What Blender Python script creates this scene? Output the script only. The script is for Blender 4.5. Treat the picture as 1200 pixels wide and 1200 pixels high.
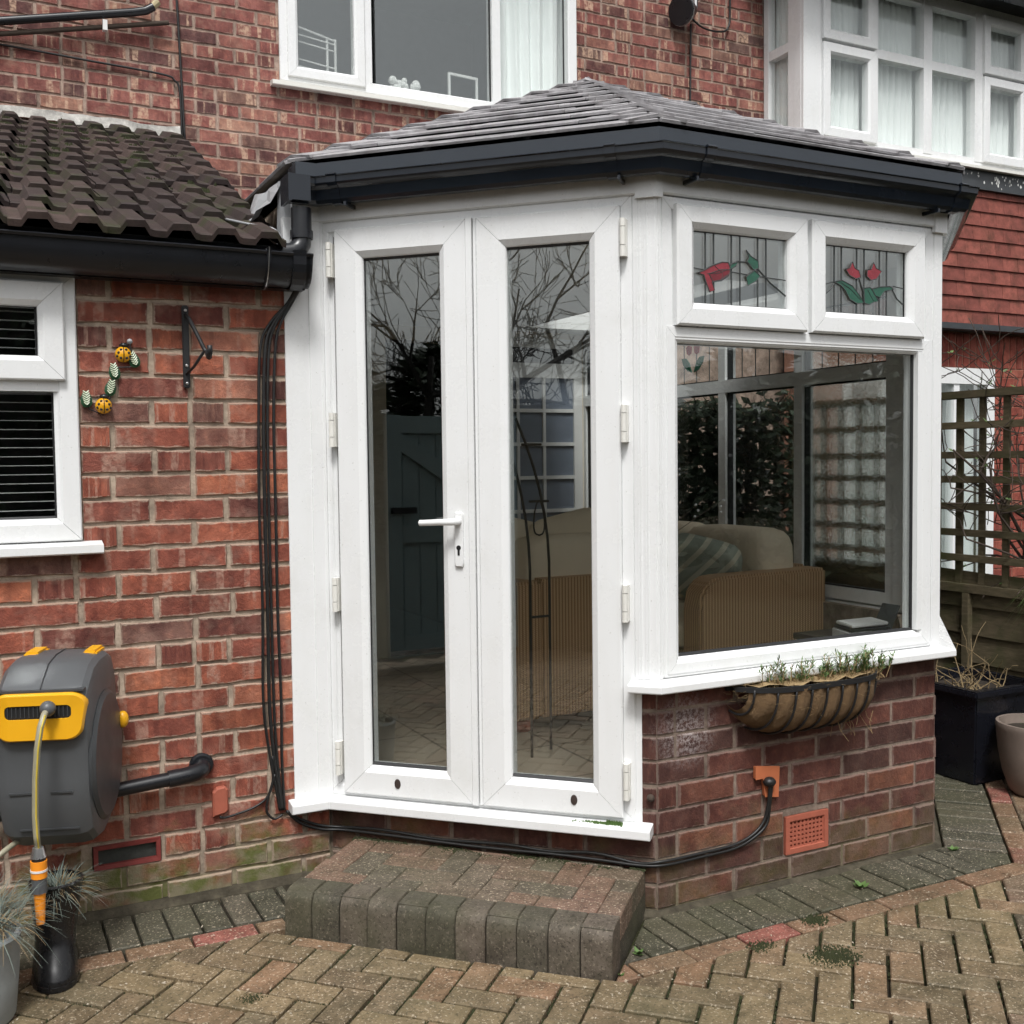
import bpy, bmesh, math, random
from mathutils import Vector, Matrix, noise
R_ = math.radians
rnd = random.Random(7)
scene = bpy.context.scene
for o in list(bpy.data.objects): bpy.data.objects.remove(o)
COL = scene.collection

# ------------------------------------------------------------------ camera
CAM_H = 1.359
cam = bpy.data.cameras.new('camera'); camo = bpy.data.objects.new('camera', cam); COL.objects.link(camo)
PITCH, ROLL, YAW = .0479525, .01164615, .4690536
fw = Vector((math.sin(YAW)*math.cos(PITCH), math.cos(YAW)*math.cos(PITCH), -math.sin(PITCH)))
r0 = Vector((math.cos(YAW), -math.sin(YAW), 0)); d0 = fw.cross(r0)
cr = math.cos(ROLL)*r0 + math.sin(ROLL)*d0; cd = -math.sin(ROLL)*r0 + math.cos(ROLL)*d0
m = Matrix.Identity(4)
for i in range(3):
    m[i][0] = cr[i]; m[i][1] = -cd[i]; m[i][2] = -fw[i]
m[2][3] = CAM_H
camo.matrix_world = m
cam.sensor_width = 36; cam.lens = 1256.26/1200*36; cam.clip_start = .05; cam.clip_end = 500
scene.camera = camo
FPX = 1256.26
def in_view(p, marg=30):
    q = Vector(p) - Vector((0, 0, CAM_H)); z = q.dot(fw)
    if z < .2: return False
    x = 600+FPX*q.dot(cr)/z; y = 600+FPX*q.dot(cd)/z
    return -marg < x < 1200+marg and -marg < y < 1200+marg

# ------------------------------------------------------------------ world, sun, exposure
SUN_EL, SUN_AZ = 58, 205       # azimuth measured clockwise from +Y
w = bpy.data.worlds.new('World'); scene.world = w; w.use_nodes = True
nt = w.node_tree; nt.nodes.clear()
sky = nt.nodes.new('ShaderNodeTexSky'); sky.sky_type = 'NISHITA'; sky.sun_disc = False
sky.sun_elevation = R_(SUN_EL); sky.sun_rotation = R_(SUN_AZ); sky.air_density = 1.0; sky.dust_density = 4.0; sky.ozone_density = 1.0
hs = nt.nodes.new('ShaderNodeHueSaturation'); hs.inputs['Saturation'].default_value = .10
bg = nt.nodes.new('ShaderNodeBackground'); bg.inputs['Strength'].default_value = .10
wo = nt.nodes.new('ShaderNodeOutputWorld')
nt.links.new(sky.outputs[0], hs.inputs['Color']); nt.links.new(hs.outputs[0], bg.inputs[0]); nt.links.new(bg.outputs[0], wo.inputs[0])
sl = bpy.data.lights.new('sun', 'SUN'); sl.energy = 1.5; sl.angle = R_(12); sl.color = (1, .985, .965)
so = bpy.data.objects.new('sun', sl); COL.objects.link(so)
az = R_(SUN_AZ); el = R_(SUN_EL)
sd = Vector((math.sin(az)*math.cos(el), math.cos(az)*math.cos(el), math.sin(el)))
so.rotation_euler = sd.to_track_quat('Z', 'Y').to_euler(); so.location = (0, -5, 12)
scene.render.engine = 'CYCLES'
scene.view_settings.view_transform = 'Standard'; scene.view_settings.look = 'None'
scene.view_settings.gamma = 1; scene.view_settings.use_curve_mapping = False
scene.view_settings.exposure = 0.77
scene.cycles.adaptive_threshold = .025; scene.cycles.max_bounces = 6; scene.cycles.transparent_max_bounces = 24
scene.cycles.glossy_bounces = 4; scene.cycles.diffuse_bounces = 3; scene.cycles.transmission_bounces = 6

# ------------------------------------------------------------------ materials
class NT:
    def __init__(s, name):
        s.m = bpy.data.materials.new(name); s.m.use_nodes = True; s.t = s.m.node_tree; s.t.nodes.clear()
        s.out = s.n('ShaderNodeOutputMaterial')
    def n(s, typ, **kw):
        x = s.t.nodes.new(typ)
        for k, v in kw.items():
            if hasattr(x, k): setattr(x, k, v)
            else: x.inputs[k.replace('_', ' ')].default_value = v
        return x
    def l(s, a, b): s.t.links.new(a, b)
    def val(s, sock, v):
        if hasattr(v, 'is_linked') or isinstance(v, bpy.types.NodeSocket): s.l(v, sock)
        else: sock.default_value = v
    def math(s, op, a, b=0, c=None, clamp=False):
        x = s.n('ShaderNodeMath', operation=op, use_clamp=clamp); s.val(x.inputs[0], a); s.val(x.inputs[1], b)
        if c is not None: s.val(x.inputs[2], c)
        return x.outputs[0]
    def mix(s, f, a, b, blend='MIX'):
        x = s.n('ShaderNodeMix', data_type='RGBA', blend_type=blend); s.val(x.inputs[0], f)
        for sock, v in ((x.inputs[6], a), (x.inputs[7], b)):
            if isinstance(v, tuple): sock.default_value = (*v[:3], 1)
            else: s.l(v, sock)
        return x.outputs[2]
    def ramp(s, f, stops, interp='LINEAR'):
        x = s.n('ShaderNodeValToRGB'); x.color_ramp.interpolation = interp; e = x.color_ramp.elements
        while len(e) < len(stops): e.new(.5)
        for q, (p, c) in zip(e, stops):
            q.position = p; q.color = (*c[:3], 1) if not isinstance(c, (int, float)) else (c, c, c, 1)
        s.val(x.inputs[0], f); return x.outputs[0]
    def noise(s, vec, scale, detail=3, rough=.55, dim='3D'):
        x = s.n('ShaderNodeTexNoise', noise_dimensions=dim); x.inputs['Scale'].default_value = scale
        x.inputs['Detail'].default_value = detail; x.inputs['Roughness'].default_value = rough
        if vec is not None: s.l(vec, x.inputs['Vector'])
        return x.outputs[0]
    def pos(s): return s.n('ShaderNodeNewGeometry').outputs['Position']
    def coords(s, rand):
        tc = s.n('ShaderNodeTexCoord').outputs['Object']
        k = s.n('ShaderNodeVectorMath', operation='SCALE'); k.inputs[0].default_value = (37, 91, 53); s.l(rand, k.inputs['Scale'])
        a = s.n('ShaderNodeVectorMath', operation='ADD'); s.l(tc, a.inputs[0]); s.l(k.outputs[0], a.inputs[1]); return a.outputs[0]
    def rand(s, island=False):
        return s.n('ShaderNodeNewGeometry').outputs['Random Per Island'] if island else s.n('ShaderNodeObjectInfo').outputs['Random']
    def bump(s, h, strength, dist=.002):
        b = s.n('ShaderNodeBump'); b.inputs['Strength'].default_value = strength; b.inputs['Distance'].default_value = dist
        s.l(h, b.inputs['Height']); return b.outputs[0]
    def fin(s, col, rough=.6, normal=None, metal=0, spec=.5, **kw):
        p = s.n('ShaderNodeBsdfPrincipled'); s.val(p.inputs['Base Color'], (*col[:3], 1) if isinstance(col, tuple) else col)
        s.val(p.inputs['Roughness'], rough); p.inputs['Metallic'].default_value = metal; p.inputs['Specular IOR Level'].default_value = spec
        if normal is not None: s.l(normal, p.inputs['Normal'])
        for k, v in kw.items(): p.inputs[k.replace('_', ' ')].default_value = v
        s.l(p.outputs[0], s.out.inputs[0]); return s.m

def plain(name, col, rough=.5, var=.12, scale=14, bump=0, bscale=120, metal=0, spec=.5, coat=0):
    t = NT(name); p = t.pos()
    n1 = t.noise(p, scale, 4)
    c = t.mix(t.math('MULTIPLY', n1, 1.0), tuple(x*(1-var) for x in col), tuple(min(1, x*(1+var)) for x in col))
    nn = t.bump(t.noise(p, bscale, 3), bump) if bump else None
    r = t.math('MULTIPLY_ADD', t.noise(p, scale*3, 2), .16, rough-.08)
    return t.fin(c, r, nn, metal, spec, Coat_Weight=coat)

def brick_mat(name, stops, bands, cream, smear, dirt=.3, algae=0, island=False, effl=False, rough=.85, edge=0, edgecol=(.4, .32, .25)):
    t = NT(name); rd = t.rand(island); co = t.coords(rd); p = t.pos()
    base = t.ramp(rd, stops)
    n1 = t.noise(co, 16, 3); base = t.mix(t.ramp(n1, [(.35, 0), (.68, 1)]), base, t.mix(1, base, (.58, .50, .52), 'MULTIPLY'))
    n2 = t.noise(co, 45, 3, .65); base = t.mix(t.math('MULTIPLY', t.ramp(n2, [(.5, 0), (.68, 1)]), .45), base, t.mix(1, base, (1.75, 1.65, 1.5), 'MULTIPLY'))
    if bands:
        sx = t.n('ShaderNodeVectorMath', operation='MULTIPLY'); t.l(co, sx.inputs[0]); sx.inputs[1].default_value = (1, .03, .06)
        b = t.noise(sx.outputs[0], 24, 1, .3); bb = t.ramp(b, [(.60, 0), (.64, 1)])
        brk = t.ramp(t.noise(co, 60, 2), [(.35, .15), (.6, 1)])
        base = t.mix(t.math('MULTIPLY', t.math('MULTIPLY', bb, brk), bands), base, cream)
        bd = t.ramp(b, [(.34, 1), (.40, 0)]); base = t.mix(t.math('MULTIPLY', bd, .45), base, t.mix(1, base, (.5, .45, .5), 'MULTIPLY'))
    n3 = t.noise(p, 9, 3, .7); base = t.mix(t.math('MULTIPLY', t.ramp(n3, [(.52, 0), (.75, 1)]), smear), base, cream)
    n4 = t.noise(p, 3.5, 3); base = t.mix(t.math('MULTIPLY', t.ramp(n4, [(.45, 0), (.7, 1)]), dirt), base, t.mix(1, base, (.4, .36, .34), 'MULTIPLY'))
    if algae:
        sp = t.n('ShaderNodeSeparateXYZ'); t.l(p, sp.inputs[0])
        g = t.math('ADD', t.math('MULTIPLY', sp.outputs[2], -1/.16), t.math('MULTIPLY_ADD', t.noise(p, 6, 4, .65), 5.0, -1.25))
        gc = t.mix(t.ramp(t.noise(p, 17, 3), [(.42, 0), (.6, 1)]), (.20, .175, .11), (.11, .12, .035))
        base = t.mix(t.math('MULTIPLY', t.math('MULTIPLY', g, .9, clamp=True), algae), base, gc)
    if not island and edge:
        oc = t.n('ShaderNodeTexCoord').outputs['Object']; sp = t.n('ShaderNodeSeparateXYZ'); t.l(oc, sp.inputs[0])
        ex = t.math('SUBTRACT', .1045, t.math('ABSOLUTE', sp.outputs[0])); ez = t.math('SUBTRACT', .03125, t.math('ABSOLUTE', sp.outputs[2]))
        ed = t.math('MINIMUM', ex, ez)
        sm = t.ramp(t.math('MULTIPLY_ADD', t.noise(co, 30, 3, .7), -.020, t.math('ADD', ed, .0075)), [(.0, 1), (.003, 0)])
        base = t.mix(t.math('MULTIPLY', sm, edge), base, edgecol)
    if effl:
        d = t.n('ShaderNodeVectorMath', operation='DISTANCE'); t.l(p, d.inputs[0]); d.inputs[1].default_value = (1.915, 2.63, .535)
        e = t.math('MULTIPLY', t.ramp(d.outputs['Value'], [(.03, 1), (.13, 0)]), t.ramp(t.noise(p, 85, 5, .8), [(.44, 0), (.60, 1)]))
        base = t.mix(t.math('MULTIPLY', e, .65), base, (.50, .45, .44))
    nn = t.bump(t.noise(co, 90, 3, .75), .9, .004)
    return t.fin(base, rough, nn, 0, .3)

def mortar_mat(name, col, algae=0):
    t = NT(name); p = t.pos()
    c = t.mix(t.ramp(t.noise(p, 9, 4, .75), [(.34, 0), (.62, 1)]), tuple(x*.40 for x in col), col)
    c = t.mix(t.math('MULTIPLY', t.ramp(t.noise(p, 140, 3), [(.5, 0), (.7, 1)]), .4), c, tuple(x*.5 for x in col))
    if algae:
        sp = t.n('ShaderNodeSeparateXYZ'); t.l(p, sp.inputs[0])
        g = t.math('ADD', t.math('MULTIPLY', sp.outputs[2], -1/.13), t.math('MULTIPLY_ADD', t.noise(p, 6, 4, .65), 5.0, -1.5))
        c = t.mix(t.math('MULTIPLY', t.math('MULTIPLY', g, .9, clamp=True), algae), c, (.11, .12, .035))
    return t.fin(c, .95, t.bump(t.noise(p, 160, 4, .7), .7, .003), 0, .2)

M = {}
REDS = [(0, (.13, .060, .050)), (.13, (.22, .076, .056)), (.4, (.30, .094, .062)), (.65, (.355, .114, .069)), (.85, (.43, .152, .084)), (.94, (.36, .17, .12)), (1, (.16, .088, .073))]
M['brick_ext'] = brick_mat('brick_extension', REDS, .55, (.46, .30, .23), .34, .7, 1.0, edge=.7, edgecol=(.40, .31, .24))
M['brick_ext_far'] = brick_mat('brick_extension_joined', REDS, .3, (.46, .30, .23), .34, .7, 1.0, island=True)
HST = [(0, (.12, .062, .058)), (.15, (.21, .085, .072)), (.45, (.28, .105, .088)), (.75, (.33, .135, .108)), (.9, (.38, .21, .15)), (1, (.15, .09, .078))]
M['brick_house'] = brick_mat('brick_house', HST, .85, (.56, .38, .27), .35, .5, edge=.6, edgecol=(.38, .27, .22))
M['brick_house_far'] = brick_mat('brick_house_joined', HST, .6, (.56, .38, .27), .35, .5, island=True)
PST = [(0, (.082, .041, .033)), (.5, (.115, .048, .037)), (.85, (.142, .055, .040)), (1, (.20, .085, .052))]
M['brick_plinth'] = brick_mat('brick_plinth', PST, .0, (.3, .2, .16), .15, .5, .3, effl=True, edge=.45, edgecol=(.27, .20, .17))
NST = [(0, (.24, .06, .045)), (.5, (.32, .082, .058)), (1, (.37, .115, .08))]
M['brick_nb'] = brick_mat('brick_neighbour', NST, 0, (.5, .3, .2), .12, .35)
M['brick_nb_far'] = brick_mat('brick_neighbour_joined', NST, 0, (.5, .3, .2), .12, .35, island=True)
M['brick_plinth_far'] = brick_mat('brick_plinth_joined', PST, .0, (.3, .2, .16), .15, .5, .3, island=True)
M['mortar_ext'] = mortar_mat('mortar_extension', (.50, .40, .31), .9)
M['mortar_house'] = mortar_mat('mortar_house', (.43, .32, .26))
M['mortar_plinth'] = mortar_mat('mortar_plinth', (.29, .225, .18), .4)
M['mortar_nb'] = mortar_mat('mortar_neighbour', (.42, .22, .16))
M['fillet'] = mortar_mat('cement_fillet', (.095, .082, .058))

def upvc(name='white_upvc', base=(.80, .81, .81)):
    t = NT(name); p = t.pos()
    s = t.n('ShaderNodeVectorMath', operation='MULTIPLY'); t.l(p, s.inputs[0]); s.inputs[1].default_value = (1, 1, .12)
    streak = t.ramp(t.noise(s.outputs[0], 30, 4, .6), [(.45, 0), (.75, 1)])
    dirt = t.ramp(t.noise(p, 5, 5, .75), [(.48, 0), (.78, 1)])
    c = t.mix(t.math('MULTIPLY', streak, .07), base, (.55, .53, .47)); c = t.mix(t.math('MULTIPLY', dirt, .22), c, (.48, .48, .42)); spk = t.ramp(t.noise(p, 130, 2), [(.70, 0), (.74, 1)]); c = t.mix(t.math('MULTIPLY', spk, .35), c, (.32, .31, .26))
    return t.fin(c, t.math('MULTIPLY_ADD', dirt, .2, .24), t.bump(t.noise(p, 40, 2), .03), 0, .5)
M['upvc'] = upvc()
M['upvc_old'] = upvc('white_upvc_weathered', (.76, .75, .70))
M['gasket'] = plain('black_rubber', (.012, .012, .013), .5)
M['black_plastic'] = plain('black_plastic', (.012, .013, .016), .30, .3, 8)
M['anthracite'] = plain('dark_blue_grey_gutter', (.012, .016, .023), .2, .25, 7)
M['eave_sky_grey'] = plain('sky_lightened_eave_board', (.030, .037, .047), .22, .15, 6)  # gutter colour lightened to stand in for sky reflected in the eave board
M['black_iron'] = plain('black_iron', (.013, .013, .014), .5, .3, 30, .2)
M['cable'] = plain('black_cable', (.012, .012, .012), .45)
M['lead'] = plain('lead_flashing', (.36, .37, .38), .45, .3, 10, .3, 40, .3)
M['lead_dark'] = plain('dark_lead_apron', (.045, .05, .055), .5, .4, 9, .3, 30)
M['mortar_white'] = mortar_mat('white_flashing_render', (.62, .6, .56))
M['white_paint'] = plain('white_paint', (.72, .72, .70), .6, .08)
M['ceiling'] = plain('ceiling_white', (.78, .78, .76), .7, .05)
M['beige_wall'] = plain('beige_plaster', (.68, .61, .50), .8, .08)
M['grey_wall'] = plain('grey_plaster', (.42, .43, .44), .8, .08)
M['unlit_room'] = plain('unlit_room_wall', (.05, .05, .052), .9, .1)  # near-black wall colour stands in for the shade of unlit rooms
M['chrome'] = plain('steel', (.55, .55, .55), .3, .1, metal=.9)
M['fabric'] = plain('cream_fabric', (.74, .63, .47), .9, .12, 9, .3, 300)
M['piping'] = plain('cushion_piping', (.40, .33, .24), .9)
M['curtain'] = plain('white_net_curtain', (.88, .91, .90), .9, .06, 4)
M['slat'] = plain('blind_slat', (.55, .55, .53), .5)
M['tape'] = plain('blind_tape', (.10, .10, .105), .8)
M['terracotta'] = plain('terracotta_clay', (.36, .10, .06), .75, .25, 25, .3)
M['orange_plastic'] = plain('terracotta_plastic', (.46, .14, .06), .5, .15)
M['vent_red'] = plain('red_painted_clay', (.20, .035, .03), .6, .3, 30, .2)
M['vent_dark'] = plain('dark_mesh', (.04, .045, .04), .8, .4, 60, .5)
M['reel_grey'] = plain('grey_reel_plastic', (.085, .09, .095), .42, .14, 6, .08, 400)
M['reel_dark'] = plain('dark_reel_plastic', (.05, .053, .056), .4, .12, 6, .08, 400)
M['yellow'] = plain('yellow_plastic', (.80, .40, .012), .35, .06)
M['orange'] = plain('orange_plastic', (.90, .30, .02), .35, .06)
M['hose'] = plain('hose_tan', (.30, .28, .20), .4, .15, 40)
M['hose_line'] = plain('hose_yellow_line', (.55, .42, .05), .4)
M['boot'] = plain('black_rubber_boot', (.010, .010, .011), .28, .3, 12, .06, 60)
M['galv'] = plain('galvanised_grey', (.27, .29, .29), .6, .3, 22, .2, 70)
M['glaze_black'] = plain('black_glazed_planter', (.010, .011, .016), .28, .3, 5)
M['pot_brown'] = plain('brown_stone_pot', (.19, .15, .125), .7, .25, 18, .3, 80)
M['grit'] = plain('pale_grit', (.42, .37, .29), .9, .5, 8)
M['soil'] = plain('dark_soil', (.03, .022, .015), .95, .4, 40, .8, 60)
M['coir'] = plain('coir_liner', (.14, .085, .040), .95, .45, 55, 1.0, 160)
M['straw'] = plain('dry_straw', (.30, .21, .105), .9, .3, 60)
M['leaf'] = plain('green_leaf', (.085, .15, .04), .6, .35, 40)
M['leaf_dark'] = plain('dark_evergreen_leaf', (.018, .032, .012), .6, .4, 5)
M['fescue'] = plain('blue_grey_grass', (.14, .17, .145), .8, .35, 30)
M['dry_grass'] = plain('dry_grass', (.26, .19, .10), .9, .35, 30)
M['bark'] = plain('brown_bark', (.06, .043, .032), .9, .35, 30)
M['bark_grey'] = plain('grey_bark', (.05, .045, .04), .9, .3, 6)
M['moss'] = plain('moss', (.034, .040, .013), .95, .5, 20, .6, 200)
M['tulip_red'] = plain('red_stained_glass', (.25, .03, .042), .25, .35, 40)
M['tulip_dark'] = plain('dark_red_stained_glass', (.16, .018, .026), .25, .35, 40)
M['tulip_green'] = plain('green_stained_glass', (.025, .10, .065), .25, .3, 30)
M['came'] = plain('lead_came', (.05, .055, .055), .5)
M['lady_yellow'] = plain('yellow_enamel', (.75, .36, .01), .3, .15, 60)
M['lady_black'] = plain('black_enamel', (.012, .012, .012), .3)
M['lady_leaf'] = plain('dark_green_enamel', (.02, .07, .03), .35)
M['lady_rib'] = plain('pale_green_enamel', (.55, .62, .45), .4)
M['gate'] = plain('grey_green_painted_wood', (.26, .34, .34), .6, .15, 5)
M['reflected_blue_grey'] = plain('blue_grey_reflection', (.16, .19, .24), .7, .1)  # stands in for a bluish reflection behind the inner door's glazing bars
M['copper'] = plain('old_copper', (.45, .38, .22), .4, .2)
M['sticker'] = plain('dark_bronze_plate', (.05, .035, .03), .45, .3, 90)

def wood_mat(name, c1, c2):
    t = NT(name); rd = t.rand(); co = t.coords(rd); p = t.pos()
    s = t.n('ShaderNodeVectorMath', operation='MULTIPLY'); t.l(p, s.inputs[0]); s.inputs[1].default_value = (9, 2, 9)
    c = t.mix(t.ramp(t.noise(s.outputs[0], 8, 4, .6), [(.3, 0), (.7, 1)]), c1, c2)
    c = t.mix(t.math('MULTIPLY', t.ramp(t.noise(p, 5, 4), [(.5, 0), (.7, 1)]), .6), c, (.05, .065, .018))
    c = t.mix(t.math('MULTIPLY', rd, .35), c, t.mix(1, c, (.5, .5, .5), 'MULTIPLY'))
    return t.fin(c, .85, t.bump(t.noise(s.outputs[0], 20, 3), .4), 0, .2)
M['fence'] = wood_mat('mossy_fence_wood', (.085, .072, .042), (.15, .12, .075))

def paver_mat(name, stops, moss, spec=.4, island=False, fleck=.55):
    t = NT(name); rd = t.rand(island); co = t.coords(rd); p = t.pos()
    c = t.ramp(rd, stops)
    c = t.mix(t.ramp(t.noise(p, 16, 4, .7), [(.35, 0), (.68, 1)]), c, t.mix(1, c, (.48, .47, .44), 'MULTIPLY'))
    fl = t.ramp(t.noise(p, 125, 2, .6), [(.60, 0), (.645, 1)]); c = t.mix(t.math('MULTIPLY', fl, fleck), c, (.62, .53, .40))
    dk = t.ramp(t.noise(p, 120, 3, .6), [(.36, 1), (.46, 0)]); c = t.mix(t.math('MULTIPLY', dk, .75), c, t.mix(1, c, (.35, .33, .3), 'MULTIPLY'))
    big = t.ramp(t.noise(p, 2.2, 4, .6), [(.42, 0), (.68, 1)]); c = t.mix(t.math('MULTIPLY', big, moss), c, (.062, .062, .03))
    wet = t.noise(p, 5, 4)
    return t.fin(c, t.math('MULTIPLY_ADD', wet, .5, .42), t.bump(t.noise(p, 240, 3, .7), .55, .002), 0, spec)
M['paver'] = paver_mat('tan_block_paver', [(0, (.16, .114, .070)), (.3, (.245, .180, .104)), (.55, (.28, .207, .118)), (.8, (.21, .162, .100)), (.93, (.28, .175, .104)), (1, (.28, .152, .09))], .48)
M['paver_dark'] = paver_mat('dark_border_paver', [(0, (.075, .072, .05)), (.5, (.10, .094, .068)), (1, (.125, .11, .082))], .55)
M['paver_red'] = paver_mat('red_border_paver', [(0, (.22, .15, .092)), (.5, (.26, .155, .095)), (.85, (.22, .125, .08)), (1, (.33, .11, .09))], .35)
M['paver_step'] = paver_mat('step_nosing_block', [(0, (.072, .065, .048)), (.6, (.100, .086, .064)), (1, (.14, .112, .088))], .7, fleck=.14)
M['paver_steptop'] = paver_mat('step_top_paver', [(0, (.12, .10, .075)), (.4, (.17, .125, .09)), (.7, (.21, .125, .09)), (1, (.145, .125, .085))], .45)

def ground_mat():
    t = NT('joint_soil'); p = t.pos()
    c = t.mix(t.ramp(t.noise(p, 5, 5, .7), [(.42, 0), (.6, 1)]), (.020, .016, .011), (.028, .031, .011))
    return t.fin(c, .95, t.bump(t.noise(p, 150, 4), .8, .004), 0, .2)
M['ground'] = ground_mat()
def tile_mat(name, c1, c2, moss, rough=.7, sc=1.0):
    t = NT(name); rd = t.rand(); co = t.coords(rd); p = t.pos()
    c = t.mix(rd, c1, c2)
    c = t.mix(t.ramp(t.noise(p, 12, 5, .7), [(.35, 0), (.7, 1)]), c, t.mix(1, c, (.5, .48, .48), 'MULTIPLY'))
    c = t.mix(t.math('MULTIPLY', t.ramp(t.noise(p, 38, 4, .7), [(.55, 0), (.7, 1)]), .5*sc), c, t.mix(1, c, (1.9, 1.75, 1.6), 'MULTIPLY'))
    if moss: c = t.mix(t.math('MULTIPLY', t.ramp(t.noise(p, 6, 4, .6), [(.5, 0), (.68, 1)]), moss), c, (.04, .045, .018))
    return t.fin(c, rough, t.bump(t.noise(p, 180, 4, .7), .5, .002), 0, .35)
M['tile_ext'] = tile_mat('brown_concrete_tile', (.036, .026, .025), (.085, .058, .050), .8)
M['tile_con'] = tile_mat('grey_slate_tile', (.34, .335, .345), (.46, .45, .46), .0, .5, .35)
M['tile_nb'] = tile_mat('red_clay_tile', (.21, .062, .048), (.30, .092, .068), .2, .75, .6)

def wicker_mat():
    t = NT('wicker_weave'); tc = t.n('ShaderNodeTexCoord').outputs['Object']; sp = t.n('ShaderNodeSeparateXYZ'); t.l(tc, sp.inputs[0])
    h = t.math('ADD', sp.outputs[0], sp.outputs[1])
    a = t.math('SINE', t.math('MULTIPLY', h, 2*math.pi/.016)); b = t.math('SINE', t.math('MULTIPLY', sp.outputs[2], 2*math.pi/.009))
    wv = t.math('MULTIPLY_ADD', t.math('MULTIPLY', a, b), .5, .5)
    rib = t.math('MULTIPLY_ADD', a, .5, .5)
    c = t.mix(wv, (.28, .15, .065), (.66, .42, .23)); c = t.mix(t.math('MULTIPLY', t.ramp(rib, [(.5, 0), (.95, 1)]), .6), c, (.72, .48, .28)); c = t.mix(t.ramp(rib, [(.02, .7), (.25, 0)]), c, (.10, .045, .018))
    c = t.mix(t.math('MULTIPLY', t.noise(tc, 5, 2), .4), c, (.38, .23, .11))
    return t.fin(c, .6, t.bump(wv, .6, .004), 0, .35)
M['wicker'] = wicker_mat()
def stripe_mat():
    t = NT('striped_cushion'); tc = t.n('ShaderNodeTexCoord').outputs['Object']; sp = t.n('ShaderNodeSeparateXYZ'); t.l(tc, sp.inputs[0])
    a = t.math('SINE', t.math('MULTIPLY', t.math('ADD', sp.outputs[1], t.math('MULTIPLY', sp.outputs[2], .7)), 75))
    return t.fin(t.ramp(a, [(.45, (.30, .33, .27)), (.6, (.58, .55, .43))]), .9)
M['stripe_fabric'] = stripe_mat()
def floor_tile_mat():
    t = NT('floor_tile'); p = t.pos()
    b = t.n('ShaderNodeTexBrick', offset=0.0); t.l(p, b.inputs['Vector']); b.inputs['Scale'].default_value = 1.0
    b.inputs['Brick Width'].default_value = .42; b.inputs['Row Height'].default_value = .42; b.inputs['Mortar Size'].default_value = .006
    b.inputs['Color1'].default_value = (.42, .36, .28, 1); b.inputs['Color2'].default_value = (.37, .32, .25, 1); b.inputs['Mortar'].default_value = (.12, .10, .08, 1)
    c = t.mix(t.math('MULTIPLY', t.noise(p, 7, 4), .5), b.outputs[0], (.18, .15, .11))
    return t.fin(c, .35)
M['floor_tile'] = floor_tile_mat()

def glass_mat(name, tint=(.95, .965, .96), f0=.045, boost=1.0, rough=0.0, wav=0):
    t = NT(name); lw = t.n('ShaderNodeLayerWeight'); lw.inputs['Blend'].default_value = .5
    fr = t.math('MULTIPLY_ADD', t.math('POWER', lw.outputs['Facing'], 5), 1-f0, f0)
    tr = t.n('ShaderNodeBsdfTransparent'); tr.inputs[0].default_value = (*tint, 1)
    gl = t.n('ShaderNodeBsdfGlossy'); gl.inputs['Roughness'].default_value = rough; gl.inputs[0].default_value = (.93, .97, .97, 1)
    if wav:
        nb = t.bump(t.noise(t.pos(), 2.2, 1), wav, .01); t.l(nb, gl.inputs['Normal'])
    mx = t.n('ShaderNodeMixShader'); t.l(t.math('MULTIPLY', fr, boost, clamp=True), mx.inputs[0])
    t.l(tr.outputs[0], mx.inputs[1]); t.l(gl.outputs[0], mx.inputs[2]); t.l(mx.outputs[0], t.out.inputs[0]); return t.m
M['glass'] = glass_mat('window_glass', (.965, .98, .975), .045, 2.5, wav=.02)
M['glass_bay'] = glass_mat('bay_glass', (.98, .99, .985), .045, 1.2)
M['glass_clear'] = glass_mat('clear_glass', (.98, .99, .985), .04, 1.0)
M['glass_top'] = glass_mat('toplight_glass', (.95, .97, .965), .05, 3.2)
def obscure_mat():
    t = NT('obscure_glass'); p = t.pos()
    g = t.n('ShaderNodeBsdfRefraction'); g.inputs['IOR'].default_value = 1.12; g.inputs['Roughness'].default_value = .04
    g.inputs[0].default_value = (.85, .88, .86, 1)
    nb = t.bump(t.noise(p, 60, 2), .5, .01); t.l(nb, g.inputs['Normal'])
    tr = t.n('ShaderNodeBsdfTransparent'); tr.inputs[0].default_value = (.85, .88, .86, 1)
    gl = t.n('ShaderNodeBsdfGlossy'); gl.inputs['Roughness'].default_value = .05; t.l(nb, gl.inputs['Normal'])
    m1 = t.n('ShaderNodeMixShader'); m1.inputs[0].default_value = .5; t.l(tr.outputs[0], m1.inputs[1]); t.l(g.outputs[0], m1.inputs[2])
    m2 = t.n('ShaderNodeMixShader'); m2.inputs[0].default_value = .08; t.l(m1.outputs[0], m2.inputs[1]); t.l(gl.outputs[0], m2.inputs[2])
    t.l(m2.outputs[0], t.out.inputs[0]); return t.m
M['obscure'] = obscure_mat()

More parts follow.
